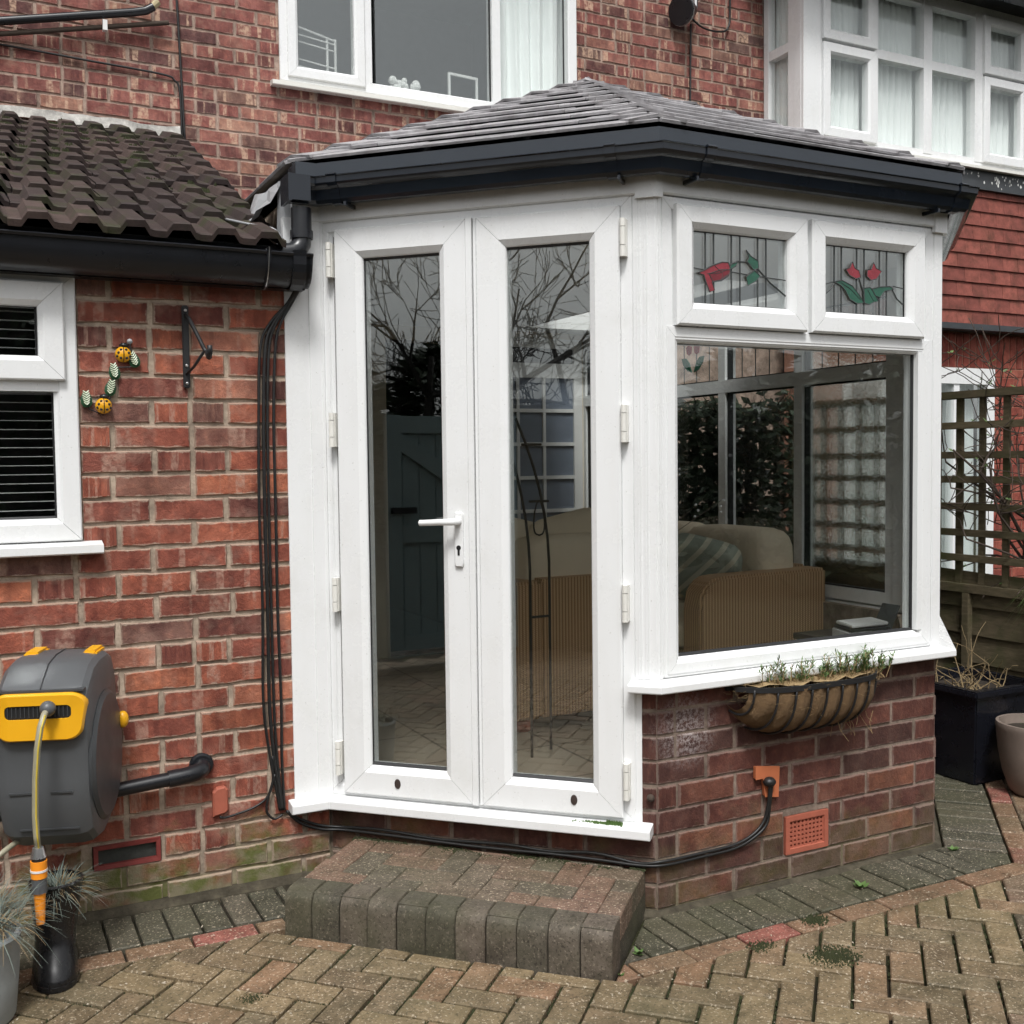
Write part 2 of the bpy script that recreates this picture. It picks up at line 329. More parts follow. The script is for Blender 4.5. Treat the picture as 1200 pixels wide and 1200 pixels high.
# ------------------------------------------------------------------ helpers
def thing(name, label, cat, loc=(0, 0, 0), group=None):
    o = bpy.data.objects.new(name, None); COL.objects.link(o); o.location = loc; o.empty_display_size = .1
    o['label'] = label; o['category'] = cat
    if group: o['group'] = group
    return o
def tag(o, label, cat, group=None):
    o['label'] = label; o['category'] = cat
    if group: o['group'] = group
    return o
def par(o, parent):
    if parent is not None:
        o.parent = parent
        o.matrix_parent_inverse = Matrix.Translation(-Vector(parent.location)) if parent.parent is None else Matrix.Identity(4)
class B:
    """collects geometry in world coordinates; build() links it as one mesh"""
    def __init__(s): s.v = []; s.f = []
    def add(s, vs, fs):
        k = len(s.v); s.v += [tuple(x) for x in vs]; s.f += [tuple(i+k for i in q) for q in fs]
    def box(s, a, b, W=None):
        x0, y0, z0 = a; x1, y1, z1 = b
        vs = [(x, y, z) for z in (z0, z1) for y in (y0, y1) for x in (x0, x1)]
        if W: vs = [W(*q) for q in vs]
        s.add(vs, [(0, 2, 3, 1), (4, 5, 7, 6), (0, 1, 5, 4), (2, 6, 7, 3), (0, 4, 6, 2), (1, 3, 7, 5)])
    def obox(s, c, ax, ay, az):
        c = Vector(c); vs = [c+ax*i+ay*j+az*k for k in (-1, 1) for j in (-1, 1) for i in (-1, 1)]
        s.add(vs, [(0, 2, 3, 1), (4, 5, 7, 6), (0, 1, 5, 4), (2, 6, 7, 3), (0, 4, 6, 2), (1, 3, 7, 5)])
    def tube(s, pts, r, k=8, cap=True):
        pts = [Vector(p) for p in pts]; rs = r if isinstance(r, (list, tuple)) else [r]*len(pts)
        n = len(pts); rings = []; up = None
        for i, p in enumerate(pts):
            d = (pts[min(i+1, n-1)]-pts[max(i-1, 0)])
            if d.length < 1e-9: d = Vector((0, 0, 1))
            d.normalize()
            if up is None: up = Vector((0, 0, 1)) if abs(d.z) < .9 else Vector((1, 0, 0))
            x = up - d*up.dot(d)
            if x.length < 1e-6: x = d.orthogonal()
            x.normalize(); y = d.cross(x); up = x
            rings.append([p+(x*math.cos(2*math.pi*j/k)+y*math.sin(2*math.pi*j/k))*rs[i] for j in range(k)])
        vs = [q for rg in rings for q in rg]
        fs = [(i*k+j, i*k+(j+1) % k, (i+1)*k+(j+1) % k, (i+1)*k+j) for i in range(n-1) for j in range(k)]
        if cap: fs += [tuple(range(k))[::-1], tuple((n-1)*k+j for j in range(k))]
        s.add(vs, fs)
    def lathe(s, c, prof, k=24, axis='z', W=None):
        vs = []
        for r, z in prof:
            for j in range(k):
                a = 2*math.pi*j/k; q = (c[0]+r*math.cos(a), c[1]+r*math.sin(a), c[2]+z)
                vs.append(W(*q) if W else q)
        n = len(prof)
        fs = [(i*k+j, i*k+(j+1) % k, (i+1)*k+(j+1) % k, (i+1)*k+j) for i in range(n-1) for j in range(k)]
        fs += [tuple(range(k))[::-1], tuple((n-1)*k+j for j in range(k))]
        s.add(vs, fs)
    def prism(s, poly, z0, z1, W=None, cham=0, zfun=None):
        """poly (x,y) ccw, extruded; optional chamfered top"""
        n = len(poly); cx = sum(p[0] for p in poly)/n; cy = sum(p[1] for p in poly)/n
        zt = zfun or (lambda x, y: z1)
        lo = [(x, y, z0) for x, y in poly]
        if cham:
            ins = inset(poly, cham)
            mid = [(x, y, zt(x, y)-cham) for x, y in poly]; top = [(x, y, zt(x, y)) for x, y in ins]
            rings = [lo, mid, top]
        else: rings = [lo, [(x, y, zt(x, y)) for x, y in poly]]
        vs = [q for rg in rings for q in rg]
        fs = [(i*n+j, i*n+(j+1) % n, (i+1)*n+(j+1) % n, (i+1)*n+j) for i in range(len(rings)-1) for j in range(n)]
        fs += [tuple((len(rings)-1)*n+j for j in range(n)), tuple(range(n))[::-1]]
        if W: vs = [W(*q) for q in vs]
        s.add(vs, fs)
    def sphere(s, c, r, k=12, n=8, sc=(1, 1, 1)):
        c = Vector(c); vs = []; fs = []
        for i in range(n+1):
            th = math.pi*i/n
            for j in range(k):
                a = 2*math.pi*j/k
                vs.append(c+Vector((r*sc[0]*math.sin(th)*math.cos(a), r*sc[1]*math.sin(th)*math.sin(a), r*sc[2]*math.cos(th))))
        for i in range(n):
            for j in range(k): fs.append((i*k+j, (i+1)*k+j, (i+1)*k+(j+1) % k, i*k+(j+1) % k))
        s.add(vs, fs)
    def sweep(s, path, prof, closed_prof=True, mit=True):
        """profile (n outward, z) swept along a plan path; outward is to the right of travel"""
        P = [Vector(p).to_2d() for p in path]; n = len(P); m = len(prof); vs = []
        nor = []
        for i in range(n-1):
            d = (P[i+1]-P[i]).normalized(); nor.append(Vector((d.y, -d.x)))
        for i in range(n):
            if i == 0: mv = nor[0]
            elif i == n-1: mv = nor[-1]
            else: mv = (nor[i-1]+nor[i])/(1+nor[i-1].dot(nor[i]))
            for (q, z) in prof: vs.append((P[i].x+mv.x*q, P[i].y+mv.y*q, z))
        e = m if closed_prof else m-1
        fs = [(i*m+j, (i+1)*m+j, (i+1)*m+(j+1) % m, i*m+(j+1) % m) for i in range(n-1) for j in range(e)]
        if closed_prof: fs += [tuple(range(m)), tuple((n-1)*m+j for j in range(m))[::-1]]
        s.add(vs, fs)
    def build(s, name, mat, parent=None, smooth=False, recalc=True, bevel=0, kind=None, angle=None):
        me = bpy.data.meshes.new(name); me.from_pydata(s.v, [], s.f)
        if recalc:
            bm = bmesh.new(); bm.from_mesh(me); bmesh.ops.recalc_face_normals(bm, faces=bm.faces)
            if bevel: bmesh.ops.bevel(bm, geom=[e for e in bm.edges if e.is_manifold and e.calc_face_angle(0) > .5], offset=bevel, segments=2, affect='EDGES', clamp_overlap=True)
            bm.to_mesh(me); bm.free()
        if smooth:
            if angle is None: me.shade_smooth()
            else:
                me.shade_smooth(); me.set_sharp_from_angle(angle=R_(angle))
        me.materials.append(M[mat])
        o = bpy.data.objects.new(name, me); COL.objects.link(o); par(o, parent)
        if kind: o['kind'] = kind
        return o
def inset(poly, d):
    n = len(poly); out = []
    for i in range(n):
        a = Vector(poly[i-1]); b = Vector(poly[i]); c = Vector(poly[(i+1) % n])
        e1 = (b-a); e2 = (c-b)
        if e1.length < 1e-6 or e2.length < 1e-6: out.append(tuple(b)); continue
        e1.normalize(); e2.normalize(); n1 = Vector((-e1.y, e1.x)); n2 = Vector((-e2.y, e2.x))
        k = 1+n1.dot(n2)
        out.append(tuple(b+(n1+n2)/max(k, .35)*d))
    return out
def clip(poly, a, b, c):
    """keep a*x+b*y<=c"""
    out = []; n = len(poly)
    for i in range(n):
        p = poly[i]; q = poly[(i+1) % n]; dp = a*p[0]+b*p[1]-c; dq = a*q[0]+b*q[1]-c
        if dp <= 0: out.append(p)
        if dp*dq < 0:
            t = dp/(dp-dq); out.append((p[0]+t*(q[0]-p[0]), p[1]+t*(q[1]-p[1])))
    res = []
    for p in out:
        if not res or math.hypot(p[0]-res[-1][0], p[1]-res[-1][1]) > .0015: res.append(p)
    if len(res) > 1 and math.hypot(res[0][0]-res[-1][0], res[0][1]-res[-1][1]) < .0015: res.pop()
    return res if len(res) > 2 else []
def area(p): return abs(sum(p[i-1][0]*p[i][1]-p[i][0]*p[i-1][1] for i in range(len(p))))/2 if p else 0
def link_copy(mesh, name, mat, parent, Mw):
    o = bpy.data.objects.new(name, mesh); COL.objects.link(o); par(o, parent); o.matrix_basis = Mw
    return o
class Frame:
    """wall frame: u along, n outward, z up"""
    def __init__(s, o, ang):
        s.o = Vector((o[0], o[1], 0)); s.ux = Vector((math.cos(ang), math.sin(ang), 0)); s.n = Vector((s.ux.y, -s.ux.x, 0))
    def __call__(s, u, n, z): return s.o+s.ux*u+s.n*n+Vector((0, 0, z))
    def mat(s, u, n, z, sx=1, sy=1, sz=1):
        mm = Matrix.Identity(4); p = s(u, n, z)
        for i in range(3):
            mm[i][0] = s.ux[i]*sx; mm[i][1] = -s.n[i]*sy; mm[i][2] = (0, 0, 1)[i]*sz; mm[i][3] = p[i]
        return mm

# bricks: six shared meshes of nominal size, irregular arrises
BL, BH, JO = .209, .0625, .012
def brick_mesh(seed, mat, rough=1.0):
    r = random.Random(seed); pts = []
    hx, hz = BL/2, BH/2
    def j(a): return r.uniform(-a, a)*rough
    nx = 4
    for i in range(nx): pts.append((-hx+2*hx*i/nx+(0 if i == 0 else j(.01)), -hz+j(.0016)))
    pts.append((hx, -hz+j(.002))); pts.append((hx+j(.0015), j(.01)))
    for i in range(nx): pts.append((hx-2*hx*i/nx+(0 if i == 0 else j(.01)), hz+j(.0016)))
    pts.append((-hx, hz+j(.002))); pts.append((-hx+j(.0015), j(.01)))
    n = len(pts); ins = inset(pts, .0035)
    vs = [(x, .0, z) for x, z in ins] + [(x, .004+r.uniform(0, .003)*rough, z) for x, z in pts] + [(x, .03, z) for x, z in pts]
    fs = [tuple(range(n))] + [(i+n, i, (i+1) % n, (i+1) % n+n)[::-1] for i in range(n)] + [(i+2*n, i+n, (i+1) % n+n, (i+1) % n+2*n)[::-1] for i in range(n)]
    me = bpy.data.meshes.new('brick'); me.from_pydata(vs, [], fs)
    bm = bmesh.new(); bm.from_mesh(me); bmesh.ops.recalc_face_normals(bm, faces=bm.faces)
    # outward must face -y
    f0 = max(bm.faces, key=lambda f: f.calc_area())
    if f0.normal.y > 0: bmesh.ops.reverse_faces(bm, faces=bm.faces)
    bm.to_mesh(me); bm.free(); me.materials.append(M[mat]); return me
def pix(p):
    q = Vector(p) - Vector((0, 0, CAM_H)); z = q.dot(fw); return 600+FPX*q.dot(cr)/z, 600+FPX*q.dot(cd)/z
def inpoly(x, y, P):
    c = False
    for i in range(len(P)):
        (x0, y0), (x1, y1) = P[i-1], P[i]
        if (y0 > y) != (y1 > y) and x < (x1-x0)*(y-y0)/(y1-y0)+x0: c = not c
    return c
def roof_hides(p):   # bricks that lie behind the roofs need not be single objects
    x, y = pix(p); return inpoly(x, y, [(300, 300), (358, 200), (690, 112), (773, 150), (1110, 215), (1110, 400), (300, 400)]) or inpoly(x, y, [(-60, 150), (200, 175), (330, 300), (330, 400), (-60, 400)])
def brick_wall(F, parent, u0, u1, z0, z1, holes, mat, c0, course=.0745, length=.2225, uoff=0, rough=1.0, proud=.004, far_mat=None, cap=300, jo=JO, reg=None, wild=.25, hid=None, marg=40):
    meshes = [brick_mesh(s, mat, rough) for s in range(6)]
    cand = []
    k = math.floor((z0-c0)/course)
    while c0+k*course < z1-.004:
        a = max(z0, c0+k*course+jo/2*.7); b = min(z1, c0+(k+1)*course-jo/2*.7)
        if b-a > .012:
            off = uoff+(length/2 if k % 2 else 0)
            i0 = math.floor((u0-off)/length)-1; r = random.Random(k*31+5)
            seams = []
            u = off+i0*length
            while u < u1+length:
                seams.append(u+r.uniform(-.012, .012)*wild*4*.5)
                if r.random() < wild*.35: seams.append(u+length/2+r.uniform(-.008, .008))
                u += length
            for p, q in zip(seams, seams[1:]):
                segs = [(max(p+jo/2, u0), min(q-jo/2, u1))]
                for (h0, h1, g0, g1) in holes:
                    if a < g1-.002 and b > g0+.002:
                        ns = []
                        for s, e in segs:
                            if e <= h0 or s >= h1: ns.append((s, e)); continue
                            if s < h0-.02: ns.append((s, h0-.003))
                            if e > h1+.02: ns.append((h1+.003, e))
                        segs = ns
                for s, e in segs:
                    if e-s > .018:
                        if reg and not reg((s+e)/2, (a+b)/2): continue
                        cand.append((s, e, a, b))
        k += 1
    vis = [c for c in cand if in_view(F((c[0]+c[1])/2, 0, (c[2]+c[3])/2), marg)]
    if hid: vis = [c for c in vis if not hid(F((c[0]+c[1])/2, 0, (c[2]+c[3])/2))]
    vis.sort(key=lambda c: (F((c[0]+c[1])/2, 0, (c[2]+c[3])/2)-Vector((0, 0, CAM_H))).length)
    near = set(vis[:cap]); rest = [c for c in cand if c not in near]
    r = random.Random(3)
    for (s, e, a, b) in cand:
        if (s, e, a, b) not in near: continue
        me = r.choice(meshes)
        Mw = F.mat((s+e)/2, proud+r.uniform(-.0025, .0025), (a+b)/2+r.uniform(-.0008, .0008), (e-s)/BL*(1 if r.random() < .5 else -1), 1, (b-a)/BH)
        Mw = Mw @ Matrix.Rotation(r.uniform(-.006, .006)*rough, 4, 'Y')
        if Mw.determinant() < 0: Mw = Mw @ Matrix.Scale(-1, 4, Vector((1, 0, 0)))
        link_copy(me, 'brick', mat, parent, Mw)
    if rest:
        b_ = B()
        for (s, e, a, b) in rest: b_.box((s, -.02, a), (e, proud, b), W=F)
        o = b_.build('brick', far_mat or mat, parent); o['kind'] = 'stuff'
    return len(near), len(rest)

def holed_panel(b, F, u0, u1, z0, z1, holes, n0, n1):
    us = sorted({u0, u1, *[x for h in holes for x in h[:2] if u0 < x < u1]}); zs = sorted({z0, z1, *[x for h in holes for x in h[2:] if z0 < x < z1]})
    for i in range(len(us)-1):
        for k in range(len(zs)-1):
            cu, cz = (us[i]+us[i+1])/2, (zs[k]+zs[k+1])/2
            if any(h[0] < cu < h[1] and h[2] < cz < h[3] for h in holes): continue
            b.box((us[i], n0, zs[k]), (us[i+1], n1, zs[k+1]), W=F)

def mitred(b, F, u0, u1, z0, z1, prof, gap=.0006):
    """closed profile [(t inward, n)] run round a rectangle as four mitred members"""
    m = len(prof)
    def cn(k, t):
        return [(u0+t, z0+t), (u1-t, z0+t), (u1-t, z1-t), (u0+t, z1-t)][k]
    for k in range(4):
        vs = []
        for e, kk in ((1, k), (-1, (k+1) % 4)):
            for t, n in prof:
                u, z = cn(kk, t)
                if k == 0: u += gap*e
                elif k == 1: z += gap*e
                elif k == 2: u -= gap*e
                else: z -= gap*e
                vs.append(F(u, n, z))
        fs = [(j, (j+1) % m, m+(j+1) % m, m+j) for j in range(m)] + [tuple(range(m))[::-1], tuple(m+j for j in range(m))]
        b.add(vs, fs)
def sashprof(wd, front, back, lip=.016):
    return [(0, back), (0, front-.004), (.004, front), (wd-lip, front), (wd-.001, front-lip*.75), (wd, front-lip), (wd, back)]
def pane(F, parent, u0, u1, z0, z1, n, mat='glass', th=.006, gas=True, gn=.002, gw=.006):
    b = B(); b.box((u0-.004, n-th, z0-.004), (u1+.004, n, z1+.004), W=F); o = b.build('pane', mat, parent)
    if gas:
        g = B(); mitred(g, F, u0-.002, u1+.002, z0-.002, z1+.002, [(0, n-.004), (0, n+gn+.006), (gw, n+gn), (gw, n-.004)], 0); g.build('gasket', 'gasket', parent)
    return o

# ------------------------------------------------------------------ plan of the place
XC, YC = 1.812, 2.634                      # front corner between doors and window
X2 = 2.978                                 # far end of the window facet
XS, YS = 3.60, 2.634+(3.60-2.978)          # corner to the side wall
S2 = math.sqrt(.5)
F_ext = Frame((0, 3.40), 0); F_win = Frame((XC, YC), 0); F_door = Frame((XC, YC), -math.pi/4)
F_r = Frame((X2, YC), math.pi/4); F_side = Frame((XS, YS), math.pi/2); F_house = Frame((0, 6.0), 0); F_bay = Frame((0, 5.63), 0)
CORN = (1.04, YC+(XC-1.04))                # concave corner at the extension wall (y = 3.406)
PATH = [(.905, CORN[1]), CORN, (XC, YC), (X2, YC), (XS, YS), (XS, 6.0)]

# ------------------------------------------------------------------ ground and paving
b = B(); b.add([(-40, -40, -.022), (40, -40, -.022), (40, 40, -.022), (-40, 40, -.022)], [(0, 1, 2, 3)])
g = b.build('ground', 'ground'); g['kind'] = 'structure'
pav = bpy.data.objects.new('patio', None); COL.objects.link(pav); pav['kind'] = 'structure'
PL, PW = .179, .0895
def put_paver(poly, mat, zc, jr, cham=.0035, parent=pav, name='paver', tilt=.012, z0=-.04):
    if area(poly) < .0012: return None
    b = B(); cx = sum(p[0] for p in poly)/len(poly); cy = sum(p[1] for p in poly)/len(poly)
    ta, tb = jr.uniform(-tilt, tilt), jr.uniform(-tilt, tilt)
    b.prism([(x+jr.uniform(-.0012, .0012), y+jr.uniform(-.0012, .0012)) for x, y in poly], z0, zc, cham=cham, zfun=lambda x, y: zc+(x-cx)*ta+(y-cy)*tb)
    return b.build(name, mat, parent)
def ccw(p): 
    a = sum(p[i-1][0]*p[i][1]-p[i][0]*p[i-1][1] for i in range(len(p)))
    return p if a > 0 else p[::-1]
OBST = [(1, 1, 3.785), (0, 1, 2.31), (-1, 1, -.80)]   # conservatory + border: a*x+b*y > c for all
def outside(poly):
    """part(s) of a paver lying clear of the borders"""
    poly = clip(poly, 0, 1, 3.052)
    if not poly: return []
    res = []; cur = poly
    for a, bb, c in OBST:
        o = clip(cur, a, bb, c)
        if area(o) > .0012: res.append(o)
        cur = clip(cur, -a, -bb, -c)
        if not cur: break
    if len(res) == 2 and area(res[0])+area(res[1]) > .97*area(poly): return [poly]
    return res
jr = random.Random(11); herr = []
G = .0085
ca, sa = math.cos(R_(-45)), math.sin(R_(-45))
def toW(p, q): return (1.02+p*ca-q*sa, 2.44+p*sa+q*ca)
for i in range(-70, 71):
    for j in range(-70, 71):
        # herringbone: unit cell of w; horizontal block at (i,j) when (i-j)%4==0, vertical when (i-j)%4==3
        k = (i-j) % 4
        if k == 0: rect = (i*PW, j*PW, i*PW+2*PW, j*PW+PW)
        elif k == 3: rect = (i*PW, j*PW, i*PW+PW, j*PW+2*PW)
        else: continue
        x0, y0, x1, y1 = rect; pl = [(x0+G/2, y0+G/2), (x1-G/2, y0+G/2), (x1-G/2, y1-G/2), (x0+G/2, y1-G/2)]
        wp = [toW(*q) for q in pl]; cx = sum(q[0] for q in wp)/4; cy = sum(q[1] for q in wp)/4
        if not (-2.4 < cx < 4.1 and .6 < cy < 3.3): continue
        for o in outside(wp): herr.append((cx, cy, ccw(o)))
vis = [h for h in herr if in_view((h[0], h[1], 0), 25) and not (h[0]-h[1] > .62)]
vis.sort(key=lambda h: math.hypot(h[0], h[1])); keep = set(id(h) for h in vis[:215])
rest = B(); joints = []
for h in herr:
    if id(h) in keep:
        put_paver(h[2], 'paver', jr.uniform(-.003, .002), jr)
        joints.append(h[2])
    else: rest.prism(h[2], -.04, -.001, cham=.004)
M['paver_far'] = paver_mat('tan_block_paver_joined', [(0, (.12, .09, .065)), (.5, (.19, .145, .095)), (1, (.22, .145, .10))], .35, island=True)
o = rest.build('paver', 'paver_far', pav); o['kind'] = 'stuff'
# border: dark headers against the walls, then a reddish stretcher row
def strip(path, n0, n1, pitch, mat, jr, start=0, zc=-.001, cut=None):
    P = [Vector(p) for p in path]
    def off(i, n):
        ds = []
        if i > 0: d = (P[i]-P[i-1]).normalized(); ds.append(Vector((d.y, -d.x)))
        if i < len(P)-1: d = (P[i+1]-P[i]).normalized(); ds.append(Vector((d.y, -d.x)))
        mv = ds[0] if len(ds) == 1 else (ds[0]+ds[1])/(1+ds[0].dot(ds[1]))
        return P[i]+mv*n
    for i in range(len(P)-1):
        d = (P[i+1]-P[i]).normalized(); nr = Vector((d.y, -d.x))
        a0, a1, b0, b1 = off(i, n0), off(i, n1), off(i+1, n0), off(i+1, n1)
        quad = ccw([tuple(a0), tuple(a1), tuple(b1), tuple(b0)])
        lo = min((q-P[i]).dot(d) for q in (a0, a1)); hi = max((q-P[i]).dot(d) for q in (b0, b1))
        t = lo+start
        while t < hi:
            t1 = t+pitch*jr.uniform(.95, 1.05)
            q = [P[i]+d*(t+.004)+nr*(n0+.003), P[i]+d*(t+.004)+nr*(n1-.003), P[i]+d*(t1-.004)+nr*(n1-.003), P[i]+d*(t1-.004)+nr*(n0+.003)]
            poly = ccw([tuple(x) for x in q])
            n = len(quad)
            for k in range(n):
                p, r = Vector(quad[k]), Vector(quad[(k+1) % n]); e = (r-p); nn = Vector((e.y, -e.x)).normalized()
                poly = clip(poly, nn.x, nn.y, nn.dot(p)+.0005)
                if not poly: break
            if poly and cut: poly = clip(poly, *cut)
            if poly:
                put_paver(ccw(poly), mat, zc+jr.uniform(-.003, .003), jr)
            t = t1
jr = random.Random(5)
strip([(-.9, 3.40), (.86, 3.40)], .034, .258, .0875, 'paver_dark', jr)
strip([(-.9, 3.40), (.80, 3.40)], .262, .345, .178, 'paver_red', jr)
RB = [(1.36, YC), (X2, YC), (XS+.3, YS+.3)]
CUT = (-S2, S2, .026-S2*(XC-YC))   # right of the step only
strip(RB, .030, .236, .0875, 'paver_dark', jr, cut=CUT)
strip(RB, .240, .322, .178, 'paver_red', jr, cut=CUT)
strip([(2.0, YC), (X2+.0, YC), (XS+.3, YS+.3)][1:], .326, .41, .178, 'paver_red', jr)
# cement fillets at the wall bases
def fillet(path, nm):
    b = B(); P = path; n = 0
    b.sweep(P, [(-.01, -.03), (.036, -.03), (.033, .0), (.022, .010), (.008, .018), (-.01, .020)])
    o = b.build(nm, 'fillet', pav); return o
fillet([(-1.3, 3.40), (.98, 3.40)], 'mortar_fillet')
b = B(); b.sweep([(XC-.06, YC+.06), (XC, YC), (X2, YC), (XS, YS)], [(-.01, -.03), (.030, -.03), (.026, -.012), (.016, -.007), (.006, -.002), (-.01, .0)]); b.build('mortar_fillet', 'fillet', pav)
# moss tufts in the paving joints
ms = B(); jr = random.Random(21)
for poly in joints:
    n = len(poly); 
    for k in range(n):
        p, q = poly[k], poly[(k+1) % n]; L = math.hypot(q[0]-p[0], q[1]-p[1])
        dens = noise.noise(Vector((p[0]*2.1, p[1]*2.1, 3.3)))+.55*noise.noise(Vector((p[0]*7, p[1]*7, 1.0)))
        cnt = int(L*max(0, dens+.38)*620)
        for _ in range(cnt):
            t = jr.random(); x = p[0]+(q[0]-p[0])*t; y = p[1]+(q[1]-p[1])*t
            s = jr.uniform(.003, .0065); z = -.0145
            x += jr.gauss(0, .003); y += jr.gauss(0, .003)
            h = jr.uniform(.004, .0125)
            a = jr.random()*6.28
            vs = [(x+s*math.cos(a+i*2.09), y+s*math.sin(a+i*2.09), z) for i in range(3)]+[(x+jr.gauss(0, .002), y+jr.gauss(0, .002), z+h)]
            ms.add(vs, [(0, 1, 3), (1, 2, 3), (2, 0, 3)])
for cx, cy, rr, cnt in ((2.06, 2.16, .085, 900), (2.18, 2.36, .05, 250), (.60, 2.68, .04, 200), (1.93, 2.30, .05, 220)):
    for _ in range(cnt):
        a = jr.random()*6.28; d = rr*math.sqrt(jr.random())*jr.uniform(.2, .85); x = cx+d*math.cos(a)*1.3; y = cy+d*math.sin(a)
        s = jr.uniform(.002, .005); h = jr.uniform(.002, .007); a = jr.random()*6.28
        vs = [(x+s*math.cos(a+i*2.09), y+s*math.sin(a+i*2.09), -.002) for i in range(3)]+[(x, y, h)]
        ms.add(vs, [(0, 1, 3), (1, 2, 3), (2, 0, 3)])
o = ms.build('moss', 'moss', None, recalc=False); o['kind'] = 'stuff'; o['label'] = 'green moss growing in the paving joints'; o['category'] = 'moss'
# a few weeds
def weed(loc, label, n=9, s=.02):
    b = B(); r = random.Random(int(loc[0]*1000))
    for i in range(n):
        a = r.random()*6.28; L = s*r.uniform(.6, 1.3); d = Vector((math.cos(a), math.sin(a), r.uniform(.3, 1.0))).normalized(); c = Vector(loc)+d*L; sd_ = Vector((-math.sin(a), math.cos(a), 0))*L*.35
        b.add([Vector(loc), c-d*L*.4+sd_, c+d*L*.3, c-d*L*.4-sd_], [(0, 1, 2, 3)])
    o = b.build('weed', 'leaf', None, recalc=False); tag(o, label, 'weed')
weed((2.47, 2.47, 0), 'small green weed between dark border blocks below the air vent', 14, .022)
weed((1.49, 2.34, 0), 'tiny weed at the front right foot of the step', 8, .012)
weed((1.60, 2.42, .0), 'weed sprouting beside the right side of the step', 10, .018)
weed((2.98, 2.56, .0), 'weed at the far end of the brick plinth by the planters', 10, .02)

# ------------------------------------------------------------------ the step of paving blocks
step = thing('step', 'low mossy block-paved step below the white french doors', 'step', (1.2, 2.85, 0))
SU0, SU1, SN, SH = -1.005, -.035, .462, .128
b = B(); b.box((SU0+.003, .002, -.03), (SU1-.003, SN-.02, SH-.006), W=F_door); b.build('core', 'paver_step', step)
jr = random.Random(9); nb = 11; pw = (SU1-SU0)/nb
NOS = [(.0, -.02), (.002, SH-.040), (.006, SH-.022), (.015, SH-.009), (.030, SH-.002), (.050, SH), (.10, SH), (.10, -.02)]
for i in range(nb):
    u0, u1 = SU0+i*pw+.0015, SU0+(i+1)*pw-.0015; b = B(); dn = jr.uniform(-.003, .003)
    vs = [F_door(u, SN-t+dn, z) for u in (u0, u1) for t, z in NOS]; k = len(NOS)
    b.add(vs, [(j, (j+1) % k, k+(j+1) % k, k+j) for j in range(k)]+[tuple(range(k)), tuple(range(k, 2*k))[::-1]])
    b.build('nosing_block', 'paver_step', step, bevel=.002, smooth=True, angle=40)
TU0, TU1, TN = SU0+.001, SU1-.001, SN-.102
for i in range(-30, 30):
    for j in range(-30, 30):
        k = (i-j) % 4
        if k == 0: rc = (i*PW, j*PW, i*PW+2*PW, j*PW+PW)
        elif k == 3: rc = (i*PW, j*PW, i*PW+PW, j*PW+2*PW)
        else: continue
        x0, y0, x1, y1 = rc; ox, oy = -.55, .02
        pl = [(x0+.0015+ox, y0+.0015+oy), (x1-.0015+ox, y0+.0015+oy), (x1-.0015+ox, y1-.0015+oy), (x0+.0015+ox, y1-.0015+oy)]
        for q in ((1, 0, TU1), (-1, 0, -TU0), (0, 1, TN), (0, -1, -.004)):
            pl = clip(pl, *q)
            if not pl: break
        if pl and area(pl) > .001:
            wp = ccw([tuple(F_door(u, n, 0).to_2d()) for u, n in pl])
            put_paver(wp, 'paver_steptop', SH+jr.uniform(-.002, .001), jr, .003, step, 'block', .006, .06)

ms = B(); jr = random.Random(66)
for i in range(1500):
    u = jr.uniform(SU0, SU1); n = abs(jr.gauss(0, .022))+.003; s_ = jr.uniform(.002, .006); p = F_door(u, n, SH-.002); h = jr.uniform(.002, .008)*(1-min(1, n/.08)*.6)
    if noise.noise(Vector((u*6, n*20, 4))) < -.1: continue
    ms.add([p+Vector((s_*math.cos(a), s_*math.sin(a), 0)) for a in (0, 2.1, 4.2)]+[p+Vector((0, 0, h))], [(0, 1, 3), (1, 2, 3), (2, 0, 3)])
o = ms.build('step_moss', 'moss', step, recalc=False); o['kind'] = 'stuff'
lt = B(); jr = random.Random(90)
for i in range(520):
    x, y = jr.uniform(-.2, 3.2), jr.uniform(1.9, 3.3); z = .002
    if y > 3.33 or (x+y > 3.80 and y > 2.50): continue
    s_ = jr.uniform(.0012, .0036); a = jr.random()*3.14; d = Vector((math.cos(a), math.sin(a), jr.uniform(-.1, .3)))*s_*jr.uniform(1, 2.4); e = Vector((-math.sin(a), math.cos(a), .2))*s_*.7; p = Vector((x, y, z))
    lt.add([p-d, p+e, p+d, p-e, p+Vector((0, 0, s_))], [(0, 1, 4), (1, 2, 4), (2, 3, 4), (3, 0, 4)])
o = lt.build('grit', 'grit', None, recalc=False); o['kind'] = 'stuff'; o['label'] = 'scattered pale grit and crumbs on the paving'; o['category'] = 'grit'

# ------------------------------------------------------------------ main house wall
house = thing('house', 'red brick house wall with cream-flecked bricks above the conservatory roof', 'house', (1.0, 6.0, 0))
UW = (1.622, 3.538, 3.492, 4.88)
b = B(); holed_panel(b, F_house, -2.2, 5.30, 0, 5.6, [UW, (2.20, 2.78, .2, 2.08)], -.14, -.006)
hw = b.build('wall', 'mortar_house', house)
def hreg(u, z):
    if z < 2.05: return False
    if u < .9: return z > 2.9
    return True
print('house bricks', brick_wall(F_house, hw, -2.2, 5.06, 2.4, 5.6, [UW], 'brick_house', 3.10, .0745, .2225, .05, 1.3, .0, 'brick_house_far', 300, .0135, hreg, .5, roof_hides))
